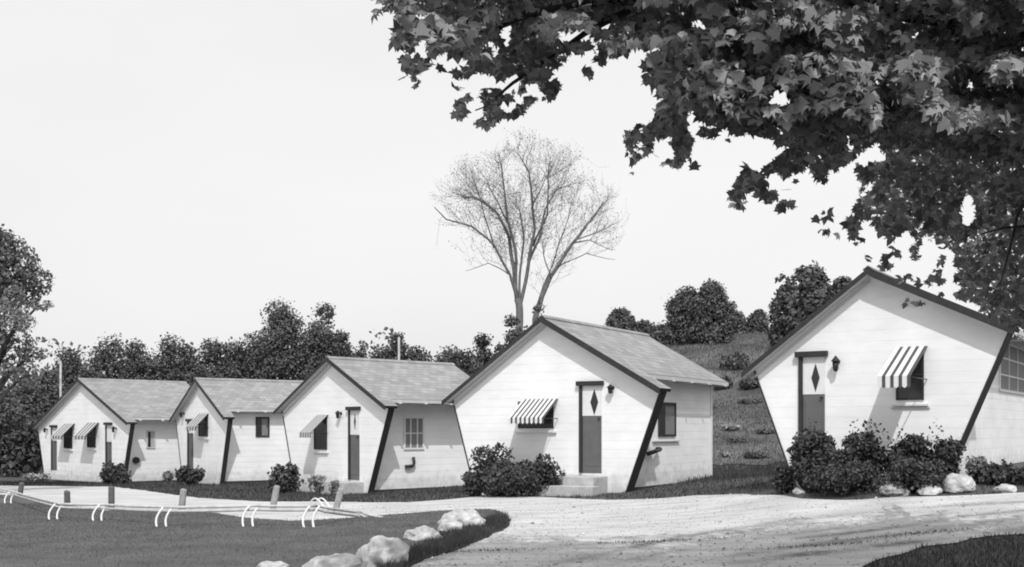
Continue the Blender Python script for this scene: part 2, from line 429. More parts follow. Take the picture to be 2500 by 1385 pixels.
# paler dry field on the upper hillside
fb = [onground(*p) for p in [(1700, 1128), (1745, 1140), (1790, 1132), (1850, 1140), (1900, 1128), (1960, 1130)]]
field_poly = wiggle(fb + [(22, 40), (24, 64), (3, 64), (-1, 64), (-1, 40)], .6, .25, 3)
sheet('field', field_poly, 0.03, M['field'], .6)
# loose stones on the drive
def stones():
    x = rng.uniform(-4, 8, 9000); y = 10.5 + 12 * rng.random(9000) ** 1.3
    k = inside(drive_poly, x, y) & ~inside(lawn_poly, x, y); x, y = x[k], y[k]; n_ = len(x)
    r = rng.uniform(.006, .016, n_) * (1 + (rng.random(n_) > .97) * 1.2); z = gridz(x, y) + .012 + r * .3
    oc = np.array([(1, 0, 0), (0, 1, 0), (-1, 0, 0), (0, -1, 0), (0, 0, .7), (0, 0, -.7)])
    a = rng.uniform(0, 6.28, n_); ca, sa = np.cos(a), np.sin(a)
    V = []
    for q in oc:
        jx, jy = q[0] * rng.uniform(.7, 1.4, n_), q[1] * rng.uniform(.7, 1.2, n_)
        V.append(np.stack([x + r * (jx * ca - jy * sa), y + r * (jx * sa + jy * ca), z + r * q[2]], 1))
    V = np.stack(V, 1).reshape(-1, 3)
    F_ = np.array([(0, 1, 4), (1, 2, 4), (2, 3, 4), (3, 0, 4), (1, 0, 5), (2, 1, 5), (3, 2, 5), (0, 3, 5)])
    F_ = (F_[None] + np.arange(n_)[:, None, None] * 6).reshape(-1)
    me = bpy.data.meshes.new('gravel'); me.vertices.add(len(V)); me.vertices.foreach_set('co', V.ravel())
    me.loops.add(len(F_)); me.loops.foreach_set('vertex_index', F_); m_ = len(F_) // 3
    me.polygons.add(m_); me.polygons.foreach_set('loop_start', np.arange(m_) * 3); me.polygons.foreach_set('loop_total', np.full(m_, 3)); me.update(calc_edges=True)
    tag(link('gravel', me, M['stone']), 'loose pale gravel scattered over the drive', 'gravel', None, 'stuff')
stones()
# ------------------------------------------------------------------ foliage helpers
def quads_obj(name, cen, size, nrm, m, parent=None, shape='rhomb', spin=None):
    """many small leaf faces as one mesh; cen Nx3, size N, nrm Nx3"""
    N_ = len(cen)
    nrm = nrm / (np.linalg.norm(nrm, axis=1, keepdims=True) + 1e-9)
    r = rng.normal(size=(N_, 3)); a = np.cross(nrm, r); a /= (np.linalg.norm(a, axis=1, keepdims=True) + 1e-9)
    b = np.cross(nrm, a)
    if shape == 'rhomb': pts = [(-.5, 0, 0), (-.05, -.33, .06), (.5, 0, 0), (.05, .33, .06)]
    elif shape == 'maple':
        pts = [(-.10, -.5, 0), (-.10, -.28, .03), (-.42, -.32, .0), (-.33, -.12, .04), (-.55, .12, -.02), (-.27, .14, .05), (-.24, .32, .03), (0, .58, -.04),
               (.24, .32, .03), (.27, .14, .05), (.55, .12, -.02), (.33, -.12, .04), (.42, -.32, 0), (.10, -.28, .03)][1:]
    k = len(pts)
    s = size[:, None]
    cu = rng.uniform(-.5, 4.0, (N_, 1)) if shape == 'maple' else 1.0
    ax = rng.uniform(.75, 1.15, (N_, 1))
    V = np.stack([cen + s * (a * p[0] * ax + b * p[1] + nrm * (p[2] * cu - (p[0] ** 2 * .5 + max(p[1], 0) ** 2 * .5 if shape == 'maple' else 0) * cu * .4)) for p in pts], 1).reshape(-1, 3)
    me = bpy.data.meshes.new(name)
    me.vertices.add(N_ * k); me.vertices.foreach_set('co', V.ravel())
    me.loops.add(N_ * k); me.loops.foreach_set('vertex_index', np.arange(N_ * k))
    me.polygons.add(N_); me.polygons.foreach_set('loop_start', np.arange(N_) * k); me.polygons.foreach_set('loop_total', np.full(N_, k))
    me.update(calc_edges=True)
    return link(name, me, m, parent)

def blob_points(blobs, count, fill=0.35, gap=0.15, seed=0.0, nscale=0.8):
    """points in a union of ellipsoids, most of them towards the skin, with ragged gaps"""
    b = np.array(blobs, float)
    vol = b[:, 3] * b[:, 4] * b[:, 5]; vol = vol ** 0.67
    idx = rng.choice(len(b), count, p=vol / vol.sum())
    d = rng.normal(size=(count, 3)); d /= np.linalg.norm(d, axis=1, keepdims=True)
    rr = np.where(rng.random(count) < fill, rng.random(count) ** (1 / 3), 0.78 + 0.25 * rng.random(count))
    lump = np.array([noise.noise(Vector((q[0] * 2.3 + i * 7, q[1] * 2.3, q[2] * 2.3 + seed))) for q, i in zip(d, idx)])
    rr = rr * (1 + 0.36 * lump)
    p = b[idx, :3] + d * rr[:, None] * b[idx, 3:6]
    nz = np.array([noise.noise(Vector(q * nscale) + Vector((seed, 0, 0))) for q in p])
    keep = nz > -0.5 + gap
    return p[keep], d[keep]

def tree(name, label, px, top, wpx, d, m='leaf', n_leaf=2200, leaf=None, gap=.15, group=None, base_frac=.12, cat='tree', lobes=20, dy=0.0):
    """a tree whose crown spans wpx photo pixels at distance d, standing on the terrain"""
    x = (px - 1250) / FPX * d; z0 = tz(x, d)
    zt = EYE + (HY - top) / FPX * d
    Hh = max(zt - z0, 1.0); R = wpx / FPX * d / 2
    root = empty(name, (x, d, z0))
    tag(root, label, cat, group)
    zb = Hh * base_frac
    blobs = [(0, 0, zb + (Hh - zb) * .42, R * .8, R * .8, (Hh - zb) * .44), (0, -.1, Hh * .22, R * .95, R * .7, Hh * .22)]
    for i in range(lobes):
        t = (i + .5) / lobes
        a = i * 2.399 + px
        zc = zb + (Hh - zb) * (0.16 + 0.72 * t)
        prof = math.sqrt(max(0.06, 1 - (2 * (t * .88 + .05) - 0.82) ** 2))
        rr = R * prof * .62 * random.uniform(.75, 1.15)
        s = random.uniform(.20, .40) * R
        s = min(s, (Hh - zc) * .95 + .15)
        blobs.append((math.cos(a) * rr, math.sin(a) * rr, zc, s * 1.05, s * 1.05, s * .85))
    blobs.append((random.uniform(-.2, .2) * R, 0, Hh - R * .3, R * .38, R * .38, R * .3))
    pts, nn = blob_points(blobs, int(n_leaf * 3.6), .3, gap * .6, px * .37, 1.1)
    pts = pts + rng.normal(size=pts.shape) * min(.085 * R, .26); pts[:, 2] = np.maximum(pts[:, 2], .05)
    sz = (leaf or d * .0028) * rng.uniform(.6, 1.35, len(pts))
    nn = nn * .8 + rng.normal(size=nn.shape) * .6 + np.array([0, 0, .35])
    tr = MB()
    tr.tube([(0, 0, -.2), (R * .03, 0, Hh * .25), (-R * .05, 0, Hh * .5), (0, 0, Hh * .8)], [R * .10 + .06, R * .08 + .04, R * .05 + .03, .02], 8)
    for q in blobs[1:7]:
        tr.tube([(0, 0, Hh * .3), (q[0] * .5, q[1] * .5, (Hh * .3 + q[2]) * .52), (q[0], q[1], q[2])], [R * .04 + .02, R * .03 + .015, .012], 5)
    tr.build('trunk', M['bark'], root)
    quads_obj('crown', pts, sz, nn, M[m], root)
    return root

# ------------------------------------------------------------------ cabins
CAB = {
 5: dict(d=19.5, th=33, ap=(2128, 668), el=(1843, 902), er=(2464, 803), bl=(1940, 1196), br=(2297, 1196), me=(2414, 783), L=7.6, fin=.42, g=.50),
 4: dict(d=25.0, th=31, ap=(1335, 783), el=(1107, 975), er=(1612, 950), bl=(1160, 1200), br=(1525, 1200), me=(1560, 912), L=5.25, fin=.34, g=.05),
 3: dict(d=31.5, th=46, ap=(813, 880), el=(690, 1003), er=(950, 993), bl=(722, 1200), br=(897, 1200), me=(935, 970), L=4.3, fin=.17, g=-.33),
 2: dict(d=39.5, th=53, ap=(490, 930), el=(430, 1025), er=(558, 1020), bl=(447, 1180), br=(537, 1180), me=(545, 1000), L=4.6, fin=.14, g=-.45),
 1: dict(d=44.0, th=46, ap=(203, 930), el=(93, 1045), er=(320, 1033), bl=(110, 1180), br=(297, 1180), me=(309, 1020), L=4.2, fin=.14, g=-.62)}
LBL = {5: 'white gabled cabin at the right, under the maple leaves, tall shrubs in front',
       4: 'white gabled cabin in the middle, fine striped awning left of its door',
       3: 'white gabled cabin with a hooked pipe on its side wall, left of the middle one',
       2: 'narrowest white gabled cabin, between the wide double cabin and its right neighbour',
       1: 'wide white double cabin with two awnings and two doors, leftmost'}

def make_cabin(k):
    c = CAB[k]; th = math.radians(c['th'])
    u = Vector((math.cos(th), -math.sin(th))); nn = Vector((-math.sin(th), -math.cos(th)))
    P0 = Vector(((c['ap'][0] - 1250) / FPX * c['d'], c['d'])); g = c['g']
    def F(px, py, fwd=0.0):            # photo pixel -> (x,z) on the facade plane moved `fwd` towards the viewer
        dx = (px - 1250) / FPX
        Q = P0 + nn * fwd
        s = Q.dot(nn) / (dx * nn.x + nn.y)
        return ((Vector((dx * s, s)) - P0).dot(u), EYE + (HY - py) / FPX * s - g)
    v = Vector((math.sin(th), math.cos(th)))
    def S(px, py, ub):                 # photo pixel -> (y,z) on the side wall at x=ub
        Q = P0 + u * ub; dx = (px - 1250) / FPX
        t = (dx * Q.y - Q.x) / (v.x - dx * v.y)
        s = Q.y + t * v.y
        return (t, EYE + (HY - py) / FPX * s - g)
    root = empty('cabin', (P0.x, P0.y, g), -th)
    tag(root, LBL[k], 'cabin', 'white gabled cabins along the drive')
    ap, el, er, bl, br, me_ = [F(*c[q]) for q in ('ap', 'el', 'er', 'bl', 'br', 'me')]
    zb = -.35
    fin = c['fin']; L = c['L']
    # false front: a flared five-sided wall, wider at the eaves than at its foot
    f = MB(); f.prism([(bl[0], zb), (br[0], zb), (br[0], -.02), er, ap, el, (bl[0], -.02)], 0, fin - .01); f.build('front_wall', M['white'], root)
    # dark boards closing the leaning edges of the front
    def edge(a, b, outer):
        mb = MB(); sx = outer
        w_ = .022 if sx > 0 else .03
        p = [(a[0], a[1]), (b[0], b[1]), (b[0] + sx * w_, b[1]), (a[0] + sx * w_, a[1])]
        mb.prism(p, -.015 if sx > 0 else -.02, fin + .01)
        mb.build('edge_board', M['dark'], root)
    edge((br[0], -.02), er, 1); edge((bl[0], -.02), el, -1)
    # body with upright side walls
    xr = br[0] - .03 if k != 5 else br[0] + .25
    xl = bl[0] + .03
    sl_r = (ap[1] - me_[1]) / (me_[0] - ap[0])
    ue = me_[0]
    ze = me_[1]
    ul = -ue; sl_l = (ap[1] - el[1]) / (ap[0] - el[0])
    zr_w = ap[1] - sl_r * (xr) - .10; zl_w = ap[1] - sl_l * (-xl) - .10
    b = MB(); b.prism([(xl, zb), (xr, zb), (xr, zr_w), (0, ap[1] - .10), (xl, zl_w)], fin, L); b.build('side_wall', M['side'], root)
    # dark strip painting in the shadow along the foot of the side wall
    sk = MB(); sk.box(xr + .003, fin + .02, -.10, xr + .03, L - .01, .11); sk.build('base_shadow_strip', M['dark'], root)
    # corner board at the back
    cb = MB(); cb.box(xr + .003, L - .10, .125, xr + .022, L + .004, zr_w - .02); cb.build('corner_board', M['trim'], root)
    # roof slabs: long at the front over the flare, shorter along the body
    oh = .24 if k >= 4 else .2
    def rz(x, side):                       # height of the roof top at x
        s = sl_r if side > 0 else sl_l
        return ap[1] + .07 - s * abs(x)
    r = MB(); T = .075
    for side in (1, -1):
        e_f = (er[0] + .10) if side > 0 else (el[0] - .16)
        e_m = ue if side > 0 else ul
        poly = [(0, -oh, 0), (0, L + .18, 0), (e_m, L + .18, 0), (e_m, fin + .06, 0), (e_f, fin + .04, 0), (e_f, -oh, 0)]
        # the front outline follows the traced rake exactly
        s = (ap[1] - er[1]) / er[0] if side > 0 else sl_l
        pts = [(x, y, ap[1] + .07 - (s if True else 0) * abs(x)) for x, y, _ in poly]
        r.slab(pts, T, 0, 1, 2)
    ro = r.build('roof', [M['roof'], M['dark'], M['soffit']], root)
    cp_ = MB(); cp_.prism([(-.09, ap[1] + .035), (0, ap[1] + .085 + .012), (.09, ap[1] + .035), (.085, ap[1] + .055), (0, ap[1] + .115), (-.085, ap[1] + .055)], -oh - .004, L + .19)
    cp_.build('ridge_cap', M['roof'], ro)
    # bargeboards
    s_r = (ap[1] - er[1]) / er[0]
    hb = .13 if k >= 4 else .11
    for side, s, e in ((1, s_r, er[0] + .10), (-1, sl_l, el[0] - .16)):
        t_ = ap[1] + .062
        hh = hb if side > 0 else hb * .75
        q = [(0, t_), (e, t_ - s * abs(e)), (e, t_ - s * abs(e) - hh), (0, t_ - hh)]
        m2 = MB(); m2.prism(q, -oh - .024, -oh - .003); m2.build('bargeboard', M['dark'], root)
        if side < 0:     # pale frieze moulding against the wall under the left rake
            q = [(-.02, ap[1] - .10), (el[0] + .02, ap[1] - .10 - s * abs(el[0])), (el[0] + .02, ap[1] - .15 - s * abs(el[0])), (-.02, ap[1] - .15)]
            m3 = MB(); m3.prism(q, -.03, -.003); m3.build('frieze', M['soffit'], root)
    # rafter tails under the right eave
    nrt = 5
    for i in range(nrt):
        yy = fin + .35 + i * (L - fin - .5) / (nrt - 1)
        rt = MB(); zt_ = ap[1] - .012 - s_r * ue
        rt.box(xr + .005, yy, zt_ - .10 + s_r * .12, ue + .07, yy + .07, zt_ - .015)
        rt.build('rafter_tail', M['trim'], root)
    # eave fascia, dark
    fa = MB(); zf = ap[1] + .06 - s_r * ue
    fa.box(ue + .002, fin + .07, zf - .085, ue + .022, L + .17, zf); fa.build('fascia', M['soffit'], root)

    # ---- door
    def door(x0, y0, x1, y1, split, diamond=None, lint=None, jamb=True, hood=True):
        a = F(x0, y0); e = F(x1, y1); sp_ = F(x0, split)[1]
        zb_ = F((x0 + x1) / 2, y1)[1]
        X0, X1 = a[0], e[0]; zt_ = F((x0 + x1) / 2, y0)[1]
        dr = MB(); dr.box(X0 + .03, -.012, zb_, X1, -.003, sp_); 
        dr.box(X0 + .08, -.020, zb_ + .15, X1 - .05, -.0125, sp_ - .12)
        d_ = dr.build('door', M['door'], root, .002)
        up = MB(); up.box(X0 + .03, -.018, sp_ + .004, X1, -.003, zt_); up.build('upper_panel', M['trim'], d_)
        fr = MB()
        fr.box(X0 - .045, -.05, zb_, X0 + .027, -.003, zt_)
        if hood:
            fr.box(X0 - .10, -.10, zt_ + .003, X1 + .06, -.003, zt_ + .10)
        fr.build('door_frame', M['dark'], root, .003)
        kb = MB(); kb.tube([(X1 - .05, -.02, sp_ - .06), (X1 - .05, -.06, sp_ - .06)], [.018, .026], 8); kb.build('handle', M['metal'], d_)
        if diamond:
            cx, t0, t1, wd = diamond
            tt = F(cx, t0)[1]; bb = F(cx, t1)[1]; xm = F(cx, t0)[0]; hw = wd / 2
            dm = MB(); dm.prism([(xm, tt), (xm + hw, (tt + bb) / 2), (xm, bb), (xm - hw, (tt + bb) / 2)], -.026, -.0185); dm.build('diamond_pane', M['glass'], d_)
        return X0, X1, zb_
    # ---- awning with window below
    def awning(top_l, top_r, front_l, val_y, win, nstripe, dark='awn_d', thin=.42, light='awn_w'):
        a = F(*top_l); b2 = F(*top_r)
        # how far it projects: find fwd so that the front corner projects to front_l at the same local x
        best = None
        for i in range(10, 120):
            fw = i * .01
            q = F(front_l[0], front_l[1], fw)
            e = abs(q[0] - a[0])
            if best is None or e < best[0]: best = (e, fw, q[1])
        fw, zf_ = best[1], best[2]
        zt_ = (a[1] + b2[1]) / 2
        zv = F(front_l[0], val_y, fw)[1]
        wn = empty
        x0, x1 = a[0], b2[0]
        A_ = MB(); n_ = nstripe * 2
        y0_, y1_ = -.012, -fw
        th_ = .012
        per = (x1 - x0) / nstripe
        x = x0
        for i in range(nstripe):
            for wd, mi in ((per * (1 - thin), 0), (per * thin, 1)):
                A_.add([(x, y0_, zt_), (x + wd, y0_, zt_), (x + wd, y1_, zf_), (x, y1_, zf_),
                        (x, y0_, zt_ - th_), (x + wd, y0_, zt_ - th_), (x + wd, y1_, zf_ - th_), (x, y1_, zf_ - th_)],
                       [(0, 1, 2, 3), (7, 6, 5, 4), (0, 4, 5, 1), (2, 6, 7, 3), (1, 5, 6, 2), (0, 3, 7, 4)], mi)
                x += wd
        aw = A_.build('awning', [M[light], M[dark]], root)
        V_ = MB(); x = x0
        for i in range(nstripe):
            for wd, mi in ((per * (1 - thin), 0), (per * thin, 1)):
                hgt = zf_ - zv
                xa, xb = x + .001, x + wd - .001
                V_.add([(xa, y1_ - .004, zf_ - .001), (xb, y1_ - .004, zf_ - .001), (xb, y1_ - .004, zv + .015), ((xa + xb) / 2, y1_ - .004, zv - .015), (xa, y1_ - .004, zv + .015),
                        (xa, y1_ + .004, zf_ - .001), (xb, y1_ + .004, zf_ - .001), (xb, y1_ + .004, zv + .015), ((xa + xb) / 2, y1_ + .004, zv - .015), (xa, y1_ + .004, zv + .015)],
                       [(0, 1, 2, 3, 4), (9, 8, 7, 6, 5), (0, 5, 6, 1), (1, 6, 7, 2), (2, 7, 8, 3), (3, 8, 9, 4), (4, 9, 5, 0)], mi)
                x += wd
        V_.build('valance', [M[light], M[dark]], aw)
        # iron side arms
        for xx in (x0 + .012, x1 - .012):
            ar = MB(); ar.tube([(xx, -.004, zf_ - .02), (xx, y1_ + .01, zf_ - .02)], .009, 6)
            ar.build('arm', M['metal'], aw)
        # window
        wx0, wx1 = F(win[0], win[2])[0], F(win[1], win[2])[0]
        wz0 = F((win[0] + win[1]) / 2, win[3])[1]; wz1 = zt_ - .05
        window_front(wx0, wx1, wz0, wz1)
    def window_front(x0, x1, z0, z1, pane='glass'):
        fr = MB(); t = .035
        fr.box(x0, -.03, z0, x0 + t, -.003, z1); fr.box(x1 - t, -.03, z0, x1, -.003, z1)
        fr.box(x0 + t, -.028, z0, x1 - t, -.003, z0 + t); fr.box(x0 + t, -.028, z1 - t, x1 - t, -.003, z1)
        fr.box(x0 + t, -.026, (z0 + z1) / 2 - .012, x1 - t, -.003, (z0 + z1) / 2 + .012)
        wd = fr.build('window', M['metal'], root)
        pn = MB(); pn.box(x0 + t, -.014, z0 + t, x1 - t, -.008, z1 - t); pn.build('pane', M[pane], wd)
        sl = MB(); sl.box(x0 - .06, -.06, z0 - .10, x1 + .08, -.003, z0 - .065); sl.build('sill', M['trim'], wd)
    def window_side(px0, py0, px1, py1, pane, dark_left=True, slats=False, sill=None, frame='trim', muntin=None):
        a = S(px0, py0, xr); e = S(px1, py1, xr)
        y0_, y1_, z1, z0 = a[0], e[0], (a[1] + S(px1, py0, xr)[1]) / 2, (e[1] + S(px0, py1, xr)[1]) / 2
        fr = MB(); t = .05
        fr.box(xr + .003, y0_, z0, xr + .035, y0_ + t, z1); fr.box(xr + .003, y1_ - t, z0, xr + .035, y1_, z1)
        fr.box(xr + .003, y0_ + t, z0, xr + .033, y1_ - t, z0 + t); fr.box(xr + .003, y0_ + t, z1 - t, xr + .06, y1_ - t, z1)
        wd = fr.build('window', M[frame], root)
        pn = MB(); pn.box(xr + .004, y0_ + t, z0 + t, xr + .012, y1_ - t, z1 - t); pn.build('pane', M[pane], wd)
        if dark_left:
            q = MB(); q.box(xr + .013, y0_ + t, z0 + t, xr + .02, y0_ + t + (y1_ - y0_) * .34, z1 - t); q.build('open_sash', M['glass'], wd)
        if slats:
            q = MB(); yy = y0_ + t + .06
            while yy < y1_ - t - .05:
                q.box(xr + .013, yy, z0 + t, xr + .03, yy + .07, z1 - t); yy += .16
            q.build('slat', M['metal'], wd)
        if muntin:
            for i in range(1, muntin[0]):
                yy = y0_ + (y1_ - y0_) * i / muntin[0]; q = MB(); q.box(xr + .013, yy - .018, z0 + t, xr + .03, yy + .018, z1 - t); q.build('muntin', M['trim'], wd)
            for i in range(1, muntin[1]):
                zz_ = z0 + (z1 - z0) * i / muntin[1]; q = MB(); q.box(xr + .0135, y0_ + t, zz_ - .015, xr + .027, y1_ - t, zz_ + .015); q.build('muntin', M['trim'], wd)
        if sill:
            p_ = S(sill[0], sill[1], xr); q_ = S(sill[2], sill[1], xr)
            m2 = MB(); m2.box(xr + .003, p_[0], p_[1] - .012, xr + .05, q_[0], p_[1] + .012); m2.build('sill', M['soffit'], wd)
        return wd
    def lamp(px, py, h_=.22):
        x, z = F(px, py)
        lm = MB(); s = h_
        lm.tube([(x, -.003, z + s * .15), (x, -.02, z + s * .15)], [.05, .04], 8)
        lm.tube([(x, -.02, z + s * .1), (x, -.07, z + s * .35), (x, -.11, z + s * .45), (x, -.12, z + s * .3)], .012, 6)
        lm.tube([(x, -.12, z + s * .5), (x, -.12, z + s * .32), (x, -.12, z + s * .18), (x, -.12, z + s * .16)], [.008, .05, .085, .09], 8)
        lm.tube([(x, -.12, z + s * .16), (x, -.12, z - s * .35), (x, -.12, z - s * .45)], [.06, .045, .012], 6)
        lm.build('wall_lamp', M['metal'], root)
    def step(x0, x1, h_, depth=.55, n_=1):
        mb = MB()
        for i in range(n_):
            mb.box(x0 - .12 * i, -depth - .28 * i, -.3, x1 + .12 * i, -.003 if i == 0 else -depth - .28 * (i - 1) - .003, h_ - i * h_ / n_)
        mb.build('doorstep', M['concrete'], root, .012)

    if k == 5:
        X0, X1, zz = door(1957, 872, 2014, 1186, 964, (1992, 888, 957, .15)); step(X0 - .2, X1 + .25, zz - .01)
        awning((2187, 850), (2265, 843), (2131, 919), 947, (2188, 2256, 850, 977), 4, thin=.42)
        s0 = F(2176, 996); s1 = F(2271, 990)
        q = MB(); q.box(s0[0], -.03, s0[1] - .012, s1[0], -.003, s0[1] + .01); q.build('ledge', M['soffit'], root)
        lamp(2045, 890, .30)
        window_side(2438, 847, 2520, 962, 'grey', False, False, None, 'trim', (4, 3))
        lv = MB()
    if k == 4:
        X0, X1, zz = door(1420, 942, 1469, 1155, 1016, (1452, 950, 1014, .19)); step(X0 - .75, X1 + .15, zz - .06, .7, 2)
        awning((1277, 976), (1363, 973), (1241, 1020), 1034, (1266, 1352, 976, 1046), 8, thin=.45)
        lamp(1496, 951, .22)
        window_side(1606, 983, 1648, 1066, 'grey', True, False, (1592, 1078, 1656), 'dark')
        p_ = S(1572, 1106, xr); q_ = S(1602, 1097, xr)
        m2 = MB(); m2.tube([(xr + .003, q_[0], q_[1]), (xr + .10, q_[0] - .02, q_[1]), (xr + .14, (p_[0] + q_[0]) / 2, (p_[1] + q_[1]) / 2), (xr + .10, p_[0], p_[1] - .02)], [.05, .055, .05, .05], 8)
        m2.build('tap', M['metal'], root)
    if k == 3:
        X0, X1, zz = door(855, 1002, 878, 1172, 1062, (868, 1010, 1050, .08)); step(X0 - .5, X1 + .2, zz - .04, .7, 1)
        awning((773, 1014), (802, 1012), (730, 1056), 1068, (768, 799, 1014, 1098), 5, 'awn_g', .45, 'awn_l')
        lamp(833, 1013, .24)
        window_side(985, 1018, 1034, 1098, 'grey', False, False, None, 'trim', (3, 2))
        a = S(1006, 1116, xr); b3 = S(1008, 1136, xr); d3 = S(986, 1139, xr)
        m2 = MB(); m2.tube([(xr + .06, a[0], a[1]), (xr + .06, b3[0], b3[1] + .06), (xr + .07, b3[0] - .06, b3[1] - .02), (xr + .08, d3[0], d3[1])], .045, 8); m2.build('hooked_pipe', M['metal'], root)
    if k == 2:
        door(461, 1030, 472, 1148, 1058, None)
        awning((484, 1011), (510, 1009), (453, 1042), 1051, (486, 508, 1011, 1066), 4, 'awn_g', .45, 'awn_l')
        lamp(450, 1013, .22)
        window_side(624, 1018, 657, 1067, 'grey', True, False, None, 'dark')
    if k == 1:
        X0, X1, zz = door(128, 1044, 139, 1148, 1076, None)
        X0, X1, zz = door(261, 1038, 273, 1138, 1079, None)
        awning((156, 1035), (183, 1034), (125, 1064), 1073, (157, 177, 1035, 1095), 4, 'awn_g', .45, 'awn_l')
        awning((212, 1033), (242, 1031), (180, 1064), 1073, (214, 234, 1033, 1093), 4, 'awn_g', .45, 'awn_l')
        lamp(116, 1051, .22); lamp(284, 1049, .26)
        window_side(357, 1051, 378, 1095, 'pale_blind', True, False, None, 'soffit')
        p_ = S(331, 1124, xr); m2 = MB(); m2.tube([(xr + .003, p_[0], p_[1]), (xr + .12, p_[0], p_[1])], [.13, .12], 12); m2.build('meter', M['metal'], root)
    return root, F, S

cabins = {k: make_cabin(k) for k in (5, 4, 3, 2, 1)}

def front_d(k, px, off=.7):
    c = CAB[k]; th = math.radians(c['th']); nx_, ny_ = -math.sin(th), -math.cos(th)
    P0 = ((c['ap'][0] - 1250) / FPX * c['d'], c['d']); dx = (px - 1250) / FPX
    return (P0[0] * nx_ + P0[1] * ny_ + off) / (dx * nx_ + ny_)
# ------------------------------------------------------------------ rocks
def rock(label, px, py, wpx, hpx, seed, m='rock', group='pale boulders edging the lawn', sink=.25, name='boulder', d=None):
    x, y = onground(px, py + hpx * .5) if d is None else ((px - 1250) / FPX * d, d)
    R = wpx / FPX * y / 2; Hh = hpx / FPX * y
    bm = bmesh.new(); bmesh.ops.create_icosphere(bm, subdivisions=5, radius=1.0)
    for v in bm.verts:
        q = v.co.copy()
        k = 1 + .32 * noise.noise(q * 1.1 + Vector((seed, 0, 0))) + .12 * noise.noise(q * 2.7 + Vector((0, seed, 0))) + .07 * noise.noise(q * 5 + Vector((0, seed, 3))) + .035 * noise.noise(q * 13 + Vector((0, seed, 3)))
        q = q * k
        if q.z < -.3: q.z = -.3 + (q.z + .3) * .3
        v.co = Vector((q.x * R * 1.02, q.y * R * .8, q.z * Hh * .72))
    me = bpy.data.meshes.new(name); bm.to_mesh(me); bm.free()
    me.polygons.foreach_set('use_smooth', [True] * len(me.polygons))
    o = link(name, me, M[m]); o.location = (x, y, tz(x, y) + Hh * .26)
    return tag(o, label, 'rock', group)
rock('pale boulder with a steep right face, second nearest in the row along the lawn', 935, 1343, 118, 72, 1.3)
rock('low broad pale boulder at the bottom edge of the photo', 820, 1380, 170, 50, 5.1)
rock('small pale boulder at the near end of the row, cut by the bottom edge', 668, 1386, 80, 36, 9.4)
rock('small rounded pale boulder in the middle of the row along the lawn', 1036, 1304, 82, 38, 12.7)
rock('long pale boulder at the far end of the row by the rounded lawn tip', 1133, 1266, 108, 46, 17.2)
rock('small pale boulder tucked before the long one at the far end of the row', 1098, 1284, 56, 34, 44.0)
bed = 'boulders in the shrub bed'
rock('mottled grey boulder in the shrub bed, under the middle of the tall shrubs', 2185, 1164, 66, 28, 21.0, 'rock_far', bed, d=17.75)
rock('smallest pale boulder in the shrub bed, between two larger ones', 2270, 1172, 56, 24, 23.0, 'rock', bed, d=17.5)
rock('bright white boulder at the right foot of the tall shrubs', 2340, 1163, 74, 44, 27.0, 'rock', bed, d=17.6)
rock('flat pale boulder near the right edge beside low leafy plants', 2452, 1166, 50, 20, 31.0, 'rock', bed, d=17.2)
rock('little pale stone at the left foot of the tall shrubs', 1950, 1160, 30, 16, 35.0, 'rock_far', bed, d=19.3)

# ------------------------------------------------------------------ shrubs
def shrub(label, px, base, top, wpx, m='shrub', n_leaf=2600, leaf=.075, lobes=8, gap=.1, group='shrubs in front of the cabins', name='shrub', d=None, cat='shrub', spiky=0, fill=.3):
    if d is None: x, y = onground(px, base)
    else: x, y = (px - 1250) / FPX * d, d
    z0 = tz(x, y); R = wpx / FPX * y / 2; zt = EYE + (HY - top) / FPX * y; Hh = max(zt - z0, .2)
    root = empty(name, (x, y, z0)); tag(root, label, cat, group)
    blobs = [(0, 0, Hh * .38, R * .8, min(R * .7, .9), Hh * .38)]
    for i in range(lobes):
        a = i * 2.399 + px * .1; t = (i + .5) / lobes
        rr = R * .62 * math.sqrt(random.uniform(.2, 1))
        s = R * random.uniform(.26, .42)
        zc = min(Hh * random.uniform(.3, .82), Hh - s * .6)
        blobs.append((math.cos(a) * rr, math.sin(a) * min(rr, .7), zc, s, s, min(s, Hh * .3)))
    pts, nn = blob_points(blobs, n_leaf, fill, gap, px * .11, 3.0)
    if spiky:
        q = []; nq = []
        for i in range(spiky):
            a = random.uniform(-R * .85, R * .85); b = random.uniform(-.3, .3); hh = Hh * random.uniform(.9, 1.18) * math.sqrt(max(.1, 1 - (a / R) ** 2 * .6))
            for j in range(16):
                t = j / 16
                q.append((a + random.gauss(0, .02) + t * a * .1, b + random.gauss(0, .02), Hh * .45 + (hh - Hh * .45) * t)); nq.append((random.gauss(0, 1), random.gauss(0, 1), .3))
        pts = np.r_[pts, np.array(q)]; nn = np.r_[nn, np.array(nq)]
    pts = pts + rng.normal(size=pts.shape) * .05 * min(R, 1.2)
    pts[:, 2] = np.maximum(pts[:, 2], .01)
    nn = nn * .6 + rng.normal(size=nn.shape) * .7 + np.array([0, 0, .25])
    quads_obj('foliage', pts, leaf * rng.uniform(.55, 1.4, len(pts)), nn, M[m], root)
    st = MB()
    for i in range(6):
        a = i * 1.05; st.tube([(math.cos(a) * .05, math.sin(a) * .04, -.05), (math.cos(a) * R * .3, math.sin(a) * R * .2, Hh * .4), (math.cos(a) * R * .5, math.sin(a) * R * .3, Hh * .7)], [.03, .02, .008], 5)
    st.build('stem', M['bark'], root)
    return root
shrub('large round dark shrub at the left corner of the middle cabin', 1212, 1200, 1092, 160, n_leaf=4200, leaf=.085, d=front_d(4, 1215, 0.8))
